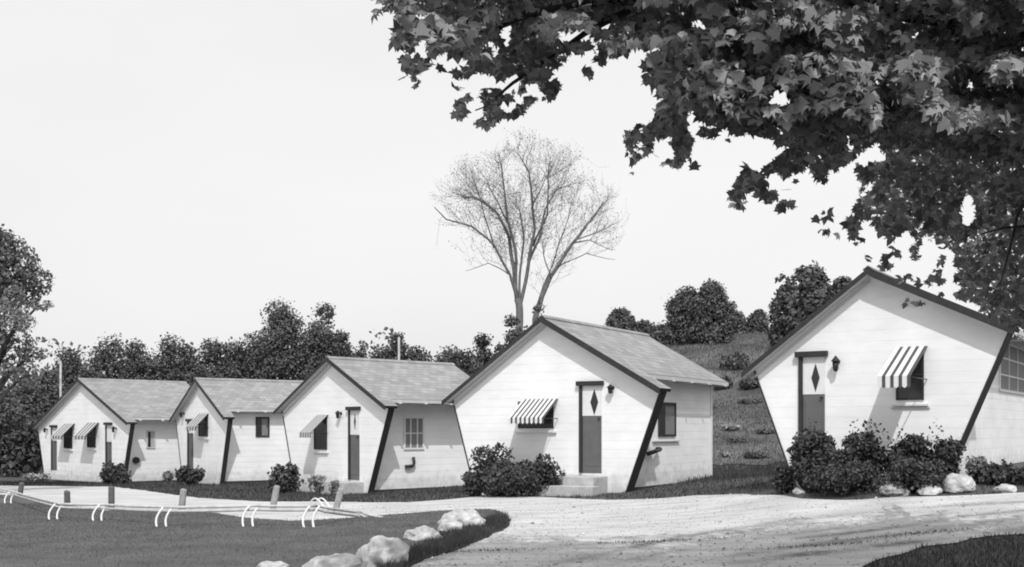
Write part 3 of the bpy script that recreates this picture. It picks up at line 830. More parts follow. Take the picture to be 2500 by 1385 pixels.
shrub('dark shrub leaning towards the doorstep of the middle cabin', 1325, 1200, 1108, 130, n_leaf=3600, leaf=.08, d=front_d(4, 1320, 0.8))
shrub('low spreading shrub joining the two bushes at the middle cabin', 1270, 1203, 1134, 170, n_leaf=3600, leaf=.08, d=front_d(4, 1270, 1.0))
shrub('low dark shrub at the very left foot of the middle cabin', 1160, 1203, 1150, 64, n_leaf=1500, d=front_d(4, 1160, 0.7))
shrub('tall dark shrub at the left end of the bed, before the half dark door', 1985, 1200, 1045, 130, n_leaf=4200, spiky=10, leaf=.07, d=front_d(5, 1985, 0.7))
shrub('dark upright shrub second in the bed, with loose twigs rising over the wall', 2110, 1204, 1036, 130, n_leaf=4200, spiky=16, leaf=.07, d=front_d(5, 2110, 0.75))
shrub('dense dark shrub below the striped awning of the right cabin', 2215, 1204, 1046, 120, n_leaf=4200, spiky=8, leaf=.07, d=front_d(5, 2215, 0.7))
shrub('rounded dark shrub at the right end of the bed beside the leaning edge board', 2300, 1200, 1042, 110, n_leaf=3800, spiky=8, leaf=.07, d=front_d(5, 2300, 0.6))
shrub('mid height dark shrub between the two left bushes of the bed', 2050, 1202, 1072, 110, n_leaf=3600, leaf=.065, spiky=6, d=front_d(5, 2050, .9))
shrub('low dark shrub filling the foot of the bed beneath the tall shrubs', 2060, 1212, 1130, 210, n_leaf=4200, leaf=.06, d=front_d(5, 2060, 1.3))
shrub('low dark shrub behind the boulders of the bed', 2240, 1206, 1120, 180, n_leaf=3600, leaf=.06, d=front_d(5, 2240, 1.3))
shrub('dark low plants left of the bed, in the gap between the cabins', 1915, 1204, 1135, 70, n_leaf=1500, leaf=.06, d=front_d(5, 1915, 0.6))
shrub('pale flowering plant right of the white boulder', 2378, 1180, 1092, 50, 'shrub_pale', 500, .06, 6, .25, 'flowering plants', 'flowering_plant', cat='plant', fill=.6, d=front_d(5, 2378, 0.2))
shrub('low leafy plants running to the right edge beside the flat boulder', 2440, 1186, 1132, 110, 'shrub', 1500, .07, 8, .2, d=front_d(5, 2440, 0.2))
shrub('dark low plant cut by the right edge of the photo', 2520, 1186, 1140, 90, 'shrub', 1200, .07, d=front_d(5, 2520, 0.2))
shrub('dark shrub at the left corner of the cabin with the hooked pipe', 695, 1208, 1138, 96, n_leaf=2400, leaf=.10, d=front_d(3, 695, 0.8))
shrub('pale flowers left of the narrow doorstep with a dark shrub beside', 778, 1206, 1155, 60, 'shrub_pale', 700, .09, 6, .2, 'flowering plants', 'flowering_plant', cat='plant', fill=.6, d=front_d(3, 778, 0.7))
shrub('dark shrub before the narrow cabin', 462, 1190, 1138, 76, n_leaf=1800, leaf=.11, spiky=10, d=front_d(2, 462, 0.9))
shrub('small pale plant right of the doorstep of the cabin with the hooked pipe', 815, 1200, 1168, 30, 'shrub_pale', 300, .08, 5, .2, 'flowering plants', 'flowering_plant', cat='plant', fill=.6, d=front_d(3, 815, 0.8))
shrub('dark shrub at the right corner of the wide double cabin', 283, 1186, 1132, 84, n_leaf=1900, leaf=.12, d=front_d(1, 283, 0.9))
shrub('pale leafy plant left of the narrow cabin, against the side of the double cabin', 410, 1184, 1140, 36, 'shrub_pale', 500, .10, 5, .25, 'flowering plants', 'flowering_plant', cat='plant', fill=.6, d=front_d(2, 410, 0.3))
shrub('pale ground plants at the left foot of the double cabin', 92, 1186, 1155, 76, 'shrub_pale', 900, .10, 6, .1, 'flowering plants', 'flowering_plant', cat='plant', fill=.6, d=front_d(1, 92, 0.8))

# ------------------------------------------------------------------ pipe fence and stub posts along the lawn
def gp(px, py, lift=0.0):
    x, y = onground(px, py); return Vector((x, y, tz(x, y) + lift))
fence = empty('pipe_fence', gp(400, 1262)); tag(fence, 'low white pipe fence with paired bowed legs along the lawn edge', 'fence')
fo = Vector(fence.location)
foot = [(18, 1232), (128, 1272), (236, 1276), (392, 1290), (604, 1290), (752, 1292)]
hts = [.30, .30, .30, .32, .34, .34]
tops = []
for (px, py), hh in zip(foot, hts):
    g_ = gp(px, py)
    for off in (-.075, .075):
        b_ = g_ - fo + Vector((off, 0, 0))
        lg = MB()
        pts = []
        for j in range(9):
            t = j / 8
            bow = -math.sin(t * math.pi * .95) * .07
            pts.append(b_ + Vector((.10 * (1 - t) * .3 + bow + t * .09, .12 * t, -.03 + (hh + .03) * t)))
        lg.tube(pts, .018, 8)
        lg.build('leg', M['pipe'], fence)
    tops.append(g_ - fo + Vector((.09, .12, hh)))
left_ext = tops[0] + (tops[0] - tops[1]) * 1.5
railpts = [left_ext] + tops + [gp(880, 1266) - fo + Vector((0, 0, .10)), gp(935, 1268) - fo + Vector((0, 0, .03))]
for dz in (0.0, -.06):
    rl = MB(); pts = []
    for a, b_ in zip(railpts[:-1], railpts[1:]):
        for j in range(6):
            t = j / 6; q = a.lerp(b_, t); q.z += dz - .008 * math.sin(math.pi * t); pts.append(q)
    pts.append(railpts[-1] + Vector((0, 0, dz * .3)))
    rl.tube(pts, .023, 7); rl.build('rail', M['rail'], fence)
# closing hoop at the far end of the fence
hp = MB(); a = gp(750, 1246) - fo; b_ = gp(806, 1250) - fo
for off in (0, .10):
    pts = []
    for j in range(13):
        t = j / 12
        q = a.lerp(b_, t) + Vector((off, off * .6, math.sin(math.pi * min(t * 1.15, 1.0) ** .8) * .26 - .02 if t < .87 else .12)); pts.append(q)
    hp.tube(pts[:11], .014, 8)
hp.build('hoop', M['pipe'], fence)
posts = [(45, 1217, 1178, 12, 'leaning stub post at the far left end of the fence', 'post'), (165, 1240, 1198, -2, 'short dark upright stub post, second from the left', 'post'),
         (272, 1243, 1188, 0, 'tall dark upright stub post in front of the double cabin', 'post'), (440, 1252, 1194, 8, 'pale leaning stub post in front of the narrow cabin', 'post_l'),
         (660, 1250, 1186, 14, 'pale topped stub post leaning right, below the dark corner shrub', 'post_l'), (812, 1250, 1192, 20, 'leaning stub post at the right end of the fence by the hoop', 'post_l')]
for px, b_, t_, lean, lb, mm in posts:
    g_ = gp(px, b_); hh = (b_ - t_) / FPX * g_.y
    pm = MB(); w_ = .058; ln = math.tan(math.radians(lean)) * hh
    pm.add([(-w_, -w_, -.2), (w_, -w_, -.2), (w_, w_, -.2), (-w_, w_, -.2), (ln - w_ * .9, -w_, hh), (ln + w_ * .95, -w_, hh - .03), (ln + w_ * .95, w_, hh - .01), (ln - w_ * .9, w_, hh + .02)],
           [(0, 3, 2, 1), (4, 5, 6, 7), (0, 1, 5, 4), (1, 2, 6, 5), (2, 3, 7, 6), (3, 0, 4, 7)])
    o = pm.build('stub_post', M[mm], None, .015); o.location = g_
    tag(o, lb, 'post', 'stub posts along the lawn fence')

# utility poles behind the cabins
for px, top, d, lb in ((974, 822, 50, 'thin pale pole rising behind the roof of the cabin with the hooked pipe'), (148, 880, 52, 'thin pale pole against the dark trees left of the double cabin')):
    x = (px - 1250) / FPX * d; z0 = tz(x, d); zt = EYE + (HY - top) / FPX * d - z0
    pm = MB(); pm.tube([(0, 0, -.3), (0, 0, zt * .5), (0, 0, zt)], [.07, .06, .05], 8)
    pr = empty('utility_pole', (x, d, z0)); tag(pr, lb, 'pole', 'thin poles behind the cabins')
    pm.build('shaft', M['rock_far'], pr)
    pc = MB(); pc.tube([(0, 0, zt + .004), (0, 0, zt + .05)], [.07, .03], 8); pc.build('cap', M['metal'], pr)

# ------------------------------------------------------------------ background trees
def bt(label, px, top, wpx, d, m='leaf', **k):
    k.setdefault('group', 'trees behind the cabins')
    return tree(k.pop('name', 'broadleaf_tree'), label, px, top, wpx, d, m, **k)
T_ = [
 ('dark low tree at the left edge, below the pale tree', -10, 925, 120, 50), ('dark tree left of the double cabin, second from the left edge', 55, 925, 110, 52),
 ('dark tree just behind the left eave of the double cabin', 112, 900, 110, 54), ('dark tree above the left roof slope of the double cabin', 178, 852, 110, 58),
 ('dark rounded tree above the ridge of the double cabin', 262, 822, 120, 60), ('dark tree behind the roof of the double cabin, right of its tallest neighbour', 335, 832, 100, 60),
 ('dark knobby tree above the back end of the double cabin roof', 408, 822, 100, 60), ('dark low tree left of the ridge of the narrow cabin', 455, 842, 80, 61),
 ('dark tree above the ridge of the narrow cabin', 515, 828, 100, 60), ('dark tree in the dip before the great tree', 572, 836, 90, 60),
 ('low dark tree at the left foot of the great tree', 618, 815, 90, 61), ('dark tree at the right foot of the great tree, above the cabin peak', 835, 810, 60, 60),
 ('small dark tree right of the gable with the narrow door', 872, 832, 66, 62), ('low dark tree left of the thin pale pole', 925, 848, 90, 62),
 ('small pointed dark tree at the thin pale pole', 972, 816, 56, 61), ('low dark tree right of the thin pale pole', 1025, 848, 90, 62),
 ('low dark tree midway between the pole and the middle cabin', 1085, 852, 90, 62), ('low dark tree left of a small round topped tree', 1138, 856, 80, 62),
 ('small round topped dark tree left of the middle cabin roof', 1183, 818, 64, 60), ('grey tree touching the left roof slope of the middle cabin', 1222, 842, 70, 60)]
for lb, px, top, wp, d in T_:
    bt(lb, px, top, wp + 30, d, 'leaf', n_leaf=2900)
bt('great dark tree with ragged top behind the narrow cabin', 690, 738, 170, 60, n_leaf=6500, lobes=26)
bt('ragged dark tree joined to the right of the great tree', 782, 744, 120, 59, n_leaf=5200, lobes=26)
bt('grey leafy tree behind the left roof slope of the middle cabin', 1255, 772, 80, 52, 'leaf_mid', n_leaf=2200)
bt('grey leafy tree at the foot of the bare elm behind the middle gable', 1320, 742, 70, 52, 'leaf_mid', n_leaf=1800)
hg = 'trees on the hillside'
bt('low dark tree showing above the ridge of the middle cabin', 1516, 757, 84, 58, n_leaf=2600, base_frac=.4, group=hg)
bt('small dark tree right of the low tree above the middle cabin ridge', 1570, 786, 70, 58, n_leaf=1600, base_frac=.3, group=hg)
bt('small dark tree at the left foot of the round hillside tree', 1618, 800, 70, 60, 'leaf_mid', n_leaf=1600, base_frac=.3, group=hg)
bt('round dark tree on the hillside, left of a close twin', 1676, 704, 110, 60, n_leaf=3200, group=hg)
bt('tallest round dark tree on the hillside, right of its twin', 1735, 688, 112, 59, n_leaf=4200, group=hg)
bt('low grey tree on the hillside right of the twin trees', 1795, 764, 66, 62, 'leaf_mid', n_leaf=1800, base_frac=.1, group=hg)
bt('small pointed tree on the hillside crest', 1850, 758, 56, 62, 'leaf_mid', n_leaf=1500, base_frac=.1, group=hg)
bt('loose pale tree left of the dark tree behind the right cabin roof', 1920, 668, 104, 46, 'leaf_mid', n_leaf=1500, gap=.4, group=hg, leaf=.22)
bt('dense dark tree behind the left roof slope of the right cabin', 1990, 654, 150, 44, n_leaf=5600, group=hg, leaf=.22)
bt('dark tree close behind the ridge of the right cabin', 2060, 680, 100, 44, n_leaf=2800, group=hg, leaf=.22)
for lb, px, py, wp, hp_ in (('small dark bush on the hillside meadow above the middle cabin eave', 1722, 832, 50, 24), ('low dark bush on the hillside close to the left eave of the right cabin', 1792, 905, 96, 52),
                            ('small dark bush left of another on the hillside meadow', 1668, 836, 40, 22)):
    shrub(lb, px, py, py - hp_, wp, 'leaf', 900, .16, 5, .1, 'bushes on the hillside')
shrub('pale weed patch in the hillside grass between two cabins', 1782, 1052, 1036, 56, 'shrub_pale', 700, .10, 5, .2, 'weed patches on the hillside', 'weed_patch', cat='plant', fill=.6)
shrub('smaller pale weed patch lower on the slope beside the middle cabin', 1770, 1118, 1104, 40, 'shrub_pale', 400, .10, 5, .3, 'weed patches on the hillside', 'weed_patch', cat='plant', fill=.6)

for i, (px, wp, lb) in enumerate(((1600, 80, 'low dark bush just right of the middle cabin roof end'), (1765, 60, 'low bush on the slope right of the middle cabin eave'), (1830, 60, 'low bush on the slope touching the left eave of the right cabin'))):
    shrub(lb, px, 950, 922, wp, 'leaf', 900, .16, 5, .1, 'bushes on the hillside')
for i, (px, py, wp) in enumerate(((1830, 985, 70), (1800, 1082, 60), (1870, 1060, 60), (1845, 1120, 70))):
    shrub(('grey weedy clump high on the slope between the two nearest cabins', 'grey weedy clump between the two pale weed patches', 'grey weedy clump close to the left edge board of the right cabin', 'grey weedy clump low on the slope at the foot of the right cabin')[i], px, py, py - 12, wp, 'leaf_mid', 700, .09, 5, .2, 'weed patches on the hillside', 'weed_patch', cat='plant', fill=.6)
# left foreground trees, only their right sides in the frame
def side_tree(name, label, d, x_px, blobs_px, m, n_leaf, leaf, gap, lean=None, fill=.35):
    x = (x_px - 1250) / FPX * d; z0 = tz(x, d)
    root = empty(name, (x, d, z0)); tag(root, label, 'tree')
    s = d / FPX; bl = []
    for px, py, rx, ry in blobs_px:
        bl.append(((px - x_px) * s, random.uniform(-.6, .6), EYE + (HY - py) * s - z0, rx * s, max(rx, ry) * s * .9, ry * s))
    pts, nn = blob_points(bl, n_leaf, fill, gap, d, 2.2)
    nn = nn * .6 + rng.normal(size=nn.shape) * .7 + np.array([0, 0, .3])
    tr = MB(); top = max(b[2] for b in bl)
    tr.tube([(0, 0, -.3), (.05, .1, top * .4), (-.05, 0, top * .75), (0, 0, top)], [.22, .17, .10, .03], 9)
    for b in bl: tr.tube([(0, 0, max(.6, b[2] * .62)), (b[0] * .5, b[1] * .5, b[2] * .86), (b[0], b[1], b[2]), (b[0] * 1.3, b[1], b[2] + b[5] * .3)], [.07, .05, .03, .008], 6)
    tr.build('trunk', M['bark'], root)
    quads_obj('crown', pts, leaf * rng.uniform(.6, 1.4, len(pts)), nn, M[m], root)
side_tree('broadleaf_tree', 'dark tall tree at the left edge with drooping upper boughs', 36, -60,
          [(20, 640, 62, 66), (60, 672, 56, 52), (95, 690, 36, 34), (-40, 620, 90, 80), (-120, 640, 80, 90), (25, 600, 34, 34), (10, 705, 50, 36), (-60, 720, 90, 60), (70, 725, 30, 26)], 'leaf', 10000, .12, .1)
side_tree('birch_tree', 'pale airy tree at the left edge below the dark boughs', 33, -30,
          [(20, 760, 52, 30), (60, 790, 44, 24), (20, 830, 56, 30), (70, 860, 38, 20), (25, 890, 50, 26), (-50, 800, 70, 80), (90, 745, 34, 14), (40, 918, 40, 18), (10, 720, 30, 26)], 'leaf_pale', 5500, .11, .26, fill=.7)

# ------------------------------------------------------------------ far wood: reads as one mass behind the nearer trees
fx = rng.uniform(-62, 70, 34000); fy = rng.uniform(74, 92, 34000)
fz0 = terr(fx, fy); hgt = np.where(fx < 2, 7.3, 2.2) + .8 * np.sin(fx * .55) + .7 * np.sin(fx * 1.37 + 1)
fz = fz0 + hgt * .96 * rng.random(34000) ** .9
fc = np.stack([fx, fy, fz], 1)
wd_o = quads_obj('far_wood', fc, rng.uniform(.22, .5, len(fc)), rng.normal(size=fc.shape) + np.array([0, -.5, .5]), M['leaf'])
tag(wd_o, 'dark far wood behind the cabins seen between the nearer trees', 'wood', None, 'stuff')
dw = rng.uniform(-1, 1, (5200, 3))
dwx = -25 + dw[:, 0] * 8; dwy = 50 + dw[:, 1] * 1.6
hc = np.stack([dwx, dwy, terr(dwx, dwy) + 2.6 * rng.random(5200)], 1)
h_o = quads_obj('undergrowth', hc, rng.uniform(.16, .34, len(hc)), rng.normal(size=hc.shape) + np.array([0, -.3, .5]), M['shrub'])
tag(h_o, 'dark undergrowth left of the double cabin', 'undergrowth', None, 'stuff')

# ------------------------------------------------------------------ bare elm
def elm():
    D = 56.0; s = D / FPX
    x0 = (1285 - 1250) * s; z0 = tz(x0, D)
    root = empty('elm_tree', (x0, D, z0)); tag(root, 'nearly bare vase shaped elm with thin spreading limbs behind the middle cabin', 'tree')
    def W(px, py, y=0): return Vector(((px - 1285) * s, y, EYE + (HY - py) * s - z0))
    lines = [([(1283, 1110), (1272, 900), (1268, 790), (1263, 730)], .26, .18, 0), ([(1283, 1110), (1296, 900), (1308, 780), (1322, 722), (1345, 672), (1398, 592), (1448, 530), (1478, 488)], .26, .03, .5),
             ([(1266, 745), (1245, 672), (1205, 605), (1155, 562), (1090, 545), (1065, 520)], .10, .02, -1.5), ([(1263, 730), (1252, 645), (1243, 580), (1215, 520), (1188, 492), (1150, 470), (1130, 475)], .14, .02, .8),
             ([(1263, 730), (1256, 610), (1240, 530), (1226, 440), (1222, 400)], .12, .02, -.5), ([(1266, 745), (1270, 650), (1279, 580), (1272, 510), (1260, 480)], .09, .02, 1.8),
             ([(1268, 770), (1288, 650), (1305, 565), (1300, 500), (1290, 430), (1262, 385)], .13, .02, -1.0), ([(1290, 645), (1318, 572), (1332, 505), (1360, 455), (1385, 440)], .09, .02, 1.4),
             ([(1303, 600), (1338, 530), (1335, 450), (1340, 410)], .07, .015, -2.0), ([(1345, 672), (1328, 620), (1324, 580)], .05, .015, 1.0), ([(1398, 592), (1440, 590), (1490, 620)], .05, .01, -1.0),
             ([(1315, 740), (1350, 640), (1390, 520), (1410, 450)], .06, .012, 2.4), ([(1205, 605), (1180, 520), (1150, 430)], .05, .01, -2.0), ([(1240, 540), (1205, 470), (1190, 430)], .06, .012, 1.2),
             ([(1245, 672), (1190, 640), (1135, 655)], .04, .01, 1.0), ([(1360, 650), (1430, 625), (1495, 645)], .04, .01, -1.5), ([(1400, 590), (1460, 560), (1515, 530)], .05, .01, 1.5), ([(1300, 500), (1330, 430), (1400, 390)], .05, .01, 1.0), ([(1222, 400), (1200, 380)], .03, .01, .5)]
    tr = MB(); lb = MB(); tw = MB(); seeds = []
    for i, (pl, r0, r1, y) in enumerate(lines):
        pts = []
        for j in range(len(pl) - 1):
            for q in range(4):
                t = q / 4; T2 = (j + t) / (len(pl) - 1)
                p = W(pl[j][0] * (1 - t) + pl[j + 1][0] * t, pl[j][1] * (1 - t) + pl[j + 1][1] * t, y * T2)
                p += noise.noise_vector(p * .8 + Vector((i, 0, 0))) * .09; pts.append(p)
        pts.append(W(*pl[-1], y))
        r0 *= .8; rr = [r0 + (r1 - r0) * (k_ / (len(pts) - 1)) for k_ in range(len(pts))]
        (tr if i < 2 else lb).tube(pts, rr, 7)
        st = 12 if i < 2 else 4
        for k_ in range(st, len(pts)):
            dr = (pts[k_] - pts[k_ - 1]).normalized()
            seeds.append((pts[k_], dr, rr[k_], 1.0))
    cen = W(1290, 515)
    tips = []
    def grow(p, d, r, L_, lev):
        n_ = 5; pts = [p]; dd = d.copy()
        for i in range(n_):
            dd = (dd + Vector((random.gauss(0, .16), random.gauss(0, .16), random.gauss(.06, .12)))).normalized()
            p = p + dd * L_ / n_; pts.append(p)
        q = pts[-1] - cen
        e = (q.x / 4.9) ** 2 + (q.z / 3.7) ** 2 + (q.y / 4.9) ** 2
        if e > 1.0 + .45 * noise.noise(q * .55): return
        tw.tube(pts, [r * (1 - .7 * i / n_) for i in range(n_ + 1)], 3, cap=False)
        tips.extend(pts[2:])
        if lev > 0:
            for i in range(3):
                k_ = random.randint(2, n_)
                nd = (dd + Vector((random.gauss(0, .75), random.gauss(0, .75), random.gauss(.15, .5)))).normalized()
                grow(pts[k_], nd, r * .6, L_ * random.uniform(.5, .8), lev - 1)
    for p, d, r, _ in seeds:
        for _k in range(3 if r < .07 else 2):
            out_ = (p - cen); out_.z = abs(out_.z) * .4 + .4
            nd = (d * .6 + out_.normalized() * .5 + Vector((random.gauss(0, .5), random.gauss(0, .6), random.gauss(.1, .35)))).normalized()
            grow(p, nd, min(.011, r * .4), random.uniform(.9, 1.8), 2)
    tr.build('trunk', M['elm'], root); lb.build('limb', M['elm'], root); tw.build('twigs', M['elm'], root)
    tp = np.array([tuple(t) for t in tips]); k = rng.random(len(tp)) < .35; tp = tp[k] + rng.normal(size=(k.sum(), 3)) * .05
    cl = rng.normal(size=(420, 3)) * np.array([.35, .5, .6]) + np.array(tuple(W(1226, 520)))
    cl2 = rng.normal(size=(160, 3)) * np.array([.25, .4, .5]) + np.array(tuple(W(1240, 560)))
    tp = np.r_[tp, cl, cl2]
    quads_obj('young_leaves', tp, rng.uniform(.04, .09, len(tp)), rng.normal(size=tp.shape), M['leaf_mid'], root)
elm()

# ------------------------------------------------------------------ maple overhanging from the right
def maple():
    tx, ty = 6.3, 6.0
    z0 = tz(tx, ty)
    root = empty('maple_tree', (tx, ty, z0)); tag(root, 'big maple whose leafy boughs hang over the top right of the photo', 'tree')
    o0 = Vector((tx, ty, z0))
    poly = [(905, -420), (918, -60), (922, 15), (950, 40), (985, 50), (965, 75), (958, 135), (985, 150), (1005, 200), (1030, 165), (1090, 170), (1130, 200), (1158, 170), (1185, 215), (1130, 235), (1105, 285), (1150, 298), (1190, 320), (1218, 290),
            (1262, 288), (1300, 245), (1362, 238), (1362, 205), (1335, 165), (1400, 160), (1440, 188), (1458, 160), (1505, 185), (1515, 140), (1550, 105), (1590, 125), (1568, 165), (1575, 200), (1612, 215), (1600, 290),
            (1545, 305), (1522, 340), (1545, 395), (1600, 365), (1650, 410), (1690, 365), (1690, 338), (1780, 345), (1820, 318), (1892, 338), (1905, 370), (1825, 400), (1795, 450), (1780, 500),
            (1812, 505), (1850, 478), (1900, 512), (1935, 522), (1935, 475), (1905, 440), (2000, 455), (2055, 418), (2080, 388), (2108, 440), (2092, 500), (2060, 540), (2080, 590), (2115, 620), (2105, 655), (2130, 700),
            (2185, 690), (2250, 715), (2300, 725), (2380, 735), (2415, 785), (2500, 800), (2760, 900), (3200, 950), (3300, -420)]
    px_, py_ = np.array([p[0] for p in poly], float), np.array([p[1] for p in poly], float)
    def dist_edge(x, y):
        best = np.full(x.shape, 1e9)
        for i in range(len(poly)):
            a = np.array([px_[i - 1], py_[i - 1]]); b = np.array([px_[i], py_[i]]); ab = b - a
            t = np.clip(((x - a[0]) * ab[0] + (y - a[1]) * ab[1]) / (ab @ ab + 1e-9), 0, 1)
            best = np.minimum(best, np.hypot(x - a[0] - ab[0] * t, y - a[1] - ab[1] * t))
        return best
    Nn = 125000
    sx = rng.uniform(900, 3250, Nn); sy = rng.uniform(-420, 940, Nn)
    k = inside(poly, sx, sy)
    # fewer outside the frame
    k &= (rng.random(Nn) < np.where((sx < 2560) & (sy > -60), 1.0, .35))
    sx, sy = sx[k], sy[k]
    de = dist_edge(sx, sy)
    nz = np.array([noise.noise(Vector((a * .017, b * .017, 0))) + .5 * noise.noise(Vector((a * .045, b * .045, 5))) for a, b in zip(sx, sy)])
    low = sst((sy - 560) / 90.0) * (sx < 2330)               # thin airy fringe over the cabin roof
    thr = np.where(de < 34, .0, np.where(de < 80, -.22, -.62)) + low * .14
    thr = np.where((sx > 2350) & (sy > 480) & (sy < 800), -.75, thr)
    thr = np.where((sx > 1620) & (sy > 180) & (sy < 330) & (sx < 1900), thr - .1, thr)
    fringe = (low > .1) & (rng.random(len(sx)) < .42) & (nz > -.2)
    k = (nz > thr) & ((low < .1) | fringe)
    holes = [(1705, 62, 16, 11), (1405, 88, 44, 13), (1235, 85, 8, 26), (2362, 515, 14, 34), (1240, 262, 14, 10), (1270, 240, 10, 10), (1690, 300, 10, 26), (1905, 240, 22, 18), (2140, 600, 30, 22), (2270, 620, 16, 24), (2205, 590, 20, 15), (2250, 660, 22, 16), (1030, 120, 12, 22), (1185, 195, 18, 12), (1470, 60, 12, 8)]
    for hx, hy, hw, hh in holes: k &= ((sx - hx) / (hw + 9)) ** 2 + ((sy - hy) / (hh + 9)) ** 2 > 1
    sx, sy = sx[k], sy[k]
    # extra free-hanging sprays
    ex = [(2232, 742, 16, 8, 12), (1545, 385, 10, 14, 10), (2005, 530, 12, 10, 6), (2020, 570, 12, 6, 5), (1802, 505, 12, 8, 6), (940, 25, 14, 14, 8), (1010, 175, 14, 18, 10), (1660, 395, 24, 10, 10), (1125, 190, 10, 14, 6)]
    for a, b, w1, h1, c_ in ex:
        sx = np.r_[sx, rng.normal(a, w1, c_)]; sy = np.r_[sy, rng.normal(b, h1, c_)]
    n_ = len(sx)
    dep0 = 6.6 + 3.2 * sst((sy - 150) / 450) + .9 * np.sin(sx * .006)
    clump = np.array([noise.noise(Vector((a * .009, b * .012, 9))) for a, b in zip(sx, sy)])
    sunny = np.zeros(n_)
    for a, b, w1, h1 in ((2140, 255, 250, 95), (1960, 240, 130, 70), (2380, 320, 150, 70), (2430, 170, 90, 60), (2200, 190, 110, 60), (1780, 240, 110, 50), (1890, 50, 60, 40), (2350, 520, 60, 40), (2160, 600, 90, 40), (1040, 90, 90, 70), (1380, 70, 80, 40)):
        sunny = np.maximum(sunny, np.exp(-(((sx - a) / w1) ** 2 + ((sy - b) / h1) ** 2) ** 1.5))
    dep = dep0 + clump * 1.6 - 1.5 * sunny + rng.uniform(0, 2.6, n_) * (1 - .55 * sunny)
    dep = np.where(dep < 6.0, 5.9 + rng.random(n_) * 1.1, dep)
    P3 = np.stack([(sx - 1250) / FPX * dep, dep, EYE + (HY - sy) / FPX * dep], 1)
    sz = .086 * rng.uniform(.65, 1.25, n_)
    nr = rng.normal(size=(n_, 3)) * (.75 - .35 * sunny[:, None]) + np.array([0, -.62, .60])
    quads_obj('crown', P3 - np.array(tuple(o0)), sz, nr, M['maple'], root, 'maple')
    # wood: trunk and boughs running out to the leaf masses
    def Q(px, py, d): return ray(px, py, d) - o0
    tr = MB(); tr.tube([(0, 0, -.4), (.02, 0, .8), (-.06, .1, 2.2), (-.1, .2, 3.4), (0, .2, 5.2), (.1, .1, 7.0)], [.42, .33, .28, .24, .17, .06], 12); tr.build('trunk', M['bark'], root)
    bo = MB()
    for pl, r in (([(2900, 200, 7.2), (2500, 60, 7.8), (2000, 10, 8), (1600, 0, 7.8), (1300, 30, 7.6), (1050, 60, 7.4)], .09), ([(2950, 420, 7.6), (2600, 330, 8.6), (2300, 290, 9.2), (2000, 330, 9.4), (1850, 430, 9.5)], .07),
                  ([(2950, 560, 8.0), (2650, 540, 9.4), (2450, 560, 10.2), (2390, 575, 10.4)], .03), ([(2000, 10, 8), (1750, 120, 8.4), (1620, 260, 8.8), (1560, 340, 8.8)], .035),
                  ([(1600, 0, 7.8), (1420, 90, 8), (1250, 200, 8.2), (1160, 270, 8.2)], .03), ([(1300, 30, 7.6), (1150, 90, 7.6), (1040, 130, 7.6)], .02), ([(2600, 330, 8.6), (2480, 520, 9.8), (2440, 700, 10.4)], .025)):
        pts = [Q(*p) for p in pl]; fine = []
        for a, b in zip(pts[:-1], pts[1:]):
            for j in range(5):
                q = a.lerp(b, j / 5); fine.append(q + noise.noise_vector(q * 1.4) * .05)
        fine.append(pts[-1])
        if pl[0][0] > 2800: fine = [Vector((-.08, .15, 2.9)), (fine[0] + Vector((-.08, .15, 2.9))) / 2 + Vector((0, 0, .2))] + fine
        bo.tube(fine, [r * (1 - .85 * i / (len(fine) - 1)) for i in range(len(fine))], 7)
    bo.build('boughs', M['bark'], root)
    # unseen upper crown, added to shade the boughs; gaps cut sunward to light sprays
    N2 = 20000
    P2 = np.stack([rng.uniform(-1.6, 9.5, N2), rng.uniform(.8, 9.5, N2), rng.uniform(4.6, 9.0, N2)], 1)
    e = ((P2[:, 0] - 4.4) / 6.2) ** 2 + ((P2[:, 1] - 5.2) / 4.6) ** 2 + ((P2[:, 2] - 6.0) / 3.1) ** 2
    k = (e < 1) & ((P2[:, 2] - EYE) / P2[:, 1] > .47)
    sd = np.array(tuple(s_dir))
    for (a, b, d_), rad in (((2090, 230, 6.4), .40), ((2220, 240, 6.4), .40), ((1970, 240, 6.4), .32), ((2340, 310, 6.6), .30), ((2440, 340, 6.8), .26), ((2450, 160, 6.4), .2), ((1790, 240, 6.5), .2), ((2150, 590, 9.8), .35), ((1030, 80, 6.4), .25), ((1890, 60, 6.3), .14), ((2470, 560, 8), .2)):
        q = P2 - np.array(tuple(ray(a, b, d_))); t = q @ sd; dist = np.linalg.norm(q - t[:, None] * sd, axis=1)
        k &= ~((dist < rad) & (t > 0))
    nz2 = np.array([noise.noise(Vector(q * 1.1)) for q in P2]); k &= nz2 > -.25
    P2 = P2[k]
    quads_obj('shade_crown', P2 - np.array(tuple(o0)), .17 * rng.uniform(.7, 1.25, len(P2)), rng.normal(size=P2.shape) * .6 + np.array([0, -.2, .9]), M['maple'], root, 'maple')
maple()

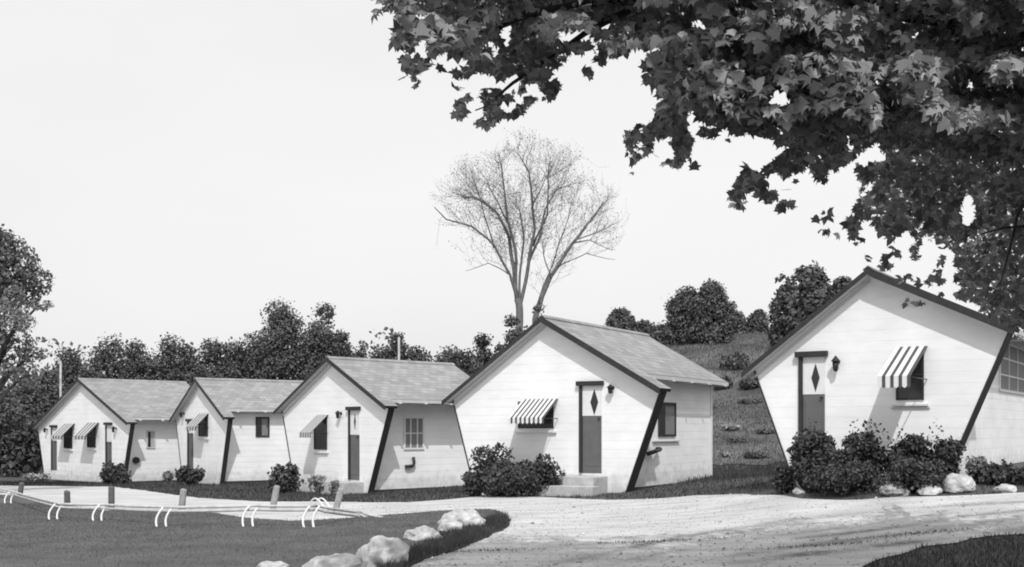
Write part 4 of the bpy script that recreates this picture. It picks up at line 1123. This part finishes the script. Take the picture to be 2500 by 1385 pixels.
# ------------------------------------------------------------------ grass blades
def blades():
    parts = []
    def region(n_, xr_, yr_, test, h0, h1, mi=1):
        x = rng.uniform(*xr_, n_); y = rng.uniform(*yr_, n_); k = test(x, y); x, y = x[k], y[k]
        parts.append((x, y, rng.uniform(h0, h1, len(x)), np.full(len(x), mi)))
    region(190000, (-14, .2), (9.5, 27), lambda x, y: inside(lawn_poly, x, y), .025, .065, 0)
    dp = drive_poly
    # fringe and verge: everything in front of the cabins that is not drive
    region(130000, (-24, 11), (16, 44), lambda x, y: (~inside(dp, x, y)) & (y < 46 - .0 * x), .03, .09)
    region(34000, (1.5, 9), (9.5, 16), lambda x, y: ~inside(dp, x, y), .03, .08)
    region(60000, (3, 16), (26, 62), lambda x, y: (y > 26) & ~inside(field_poly, x, y), .05, .16)
    region(60000, (2, 16), (28, 62), lambda x, y: inside(field_poly, x, y), .04, .12, 2)
    rk = np.array([onground(*p) for p in [(1215, 1262), (1140, 1290), (1060, 1318), (1000, 1350), (930, 1392)]])
    o_ = np.argsort(rk[:, 1]); ry_, rx_ = rk[o_, 1], rk[o_, 0]
    region(90000, (-4, .6), (10.5, 19), lambda x, y: inside(lawn_poly, x, y) & (x > np.interp(y, ry_, rx_)), .05, .13)
    for px_, py_ in ((2000, 1335), (2250, 1305), (1600, 1325), (1120, 1350)):
        cx, cy = onground(px_, py_); region(5000, (cx - 1.4, cx + 1.4), (cy - .5, cy + .5), lambda x, y: (rng.random(len(x)) < np.exp(-((x - cx) / .7) ** 2 - ((y - cy - (x - cx) * .25) / .1) ** 2)), .02, .05)
    x = np.concatenate([p[0] for p in parts]); y = np.concatenate([p[1] for p in parts]); h = np.concatenate([p[2] for p in parts]); mi_ = np.concatenate([p[3] for p in parts])
    keep = np.ones(len(x), bool)
    for kk, c in CAB.items():       # not inside the cabins
        th = math.radians(c['th']); P0 = ((c['ap'][0] - 1250) / FPX * c['d'], c['d'])
        lu = (x - P0[0]) * math.cos(th) - (y - P0[1]) * math.sin(th); lv = (x - P0[0]) * math.sin(th) + (y - P0[1]) * math.cos(th)
        hw = 4.0 if kk == 1 else 2.0
        keep &= ~((abs(lu) < hw) & (lv > -.6) & (lv < c['L'] + .1))
    x, y, h, mi_ = x[keep], y[keep], h[keep], mi_[keep]; n_ = len(x)
    z = gridz(x, y)
    wd = .0045 * np.maximum(y / 11, 1) * rng.uniform(.7, 1.4, n_); h = h * np.maximum(y / 26, 1) ** .5
    a = rng.uniform(0, 2 * np.pi, n_); lx, ly = rng.normal(0, .35, n_) * h, rng.normal(0, .35, n_) * h
    b = np.stack([x, y, z], 1)
    dv = np.stack([np.cos(a) * wd, np.sin(a) * wd, np.zeros(n_)], 1)
    V = np.stack([b - dv, b + dv, b + np.stack([lx, ly, h], 1)], 1).reshape(-1, 3)
    me = bpy.data.meshes.new('grass')
    me.vertices.add(n_ * 3); me.vertices.foreach_set('co', V.ravel())
    me.loops.add(n_ * 3); me.loops.foreach_set('vertex_index', np.arange(n_ * 3))
    me.polygons.add(n_); me.polygons.foreach_set('loop_start', np.arange(n_) * 3); me.polygons.foreach_set('loop_total', np.full(n_, 3))
    me.polygons.foreach_set('material_index', mi_.astype(np.int32))
    me.update(calc_edges=True)
    tag(link('grass', me, [M['grass'], M['verge'], M['field_grass']]), 'short mown grass of the lawn and verges', 'grass', None, 'stuff')
blades()
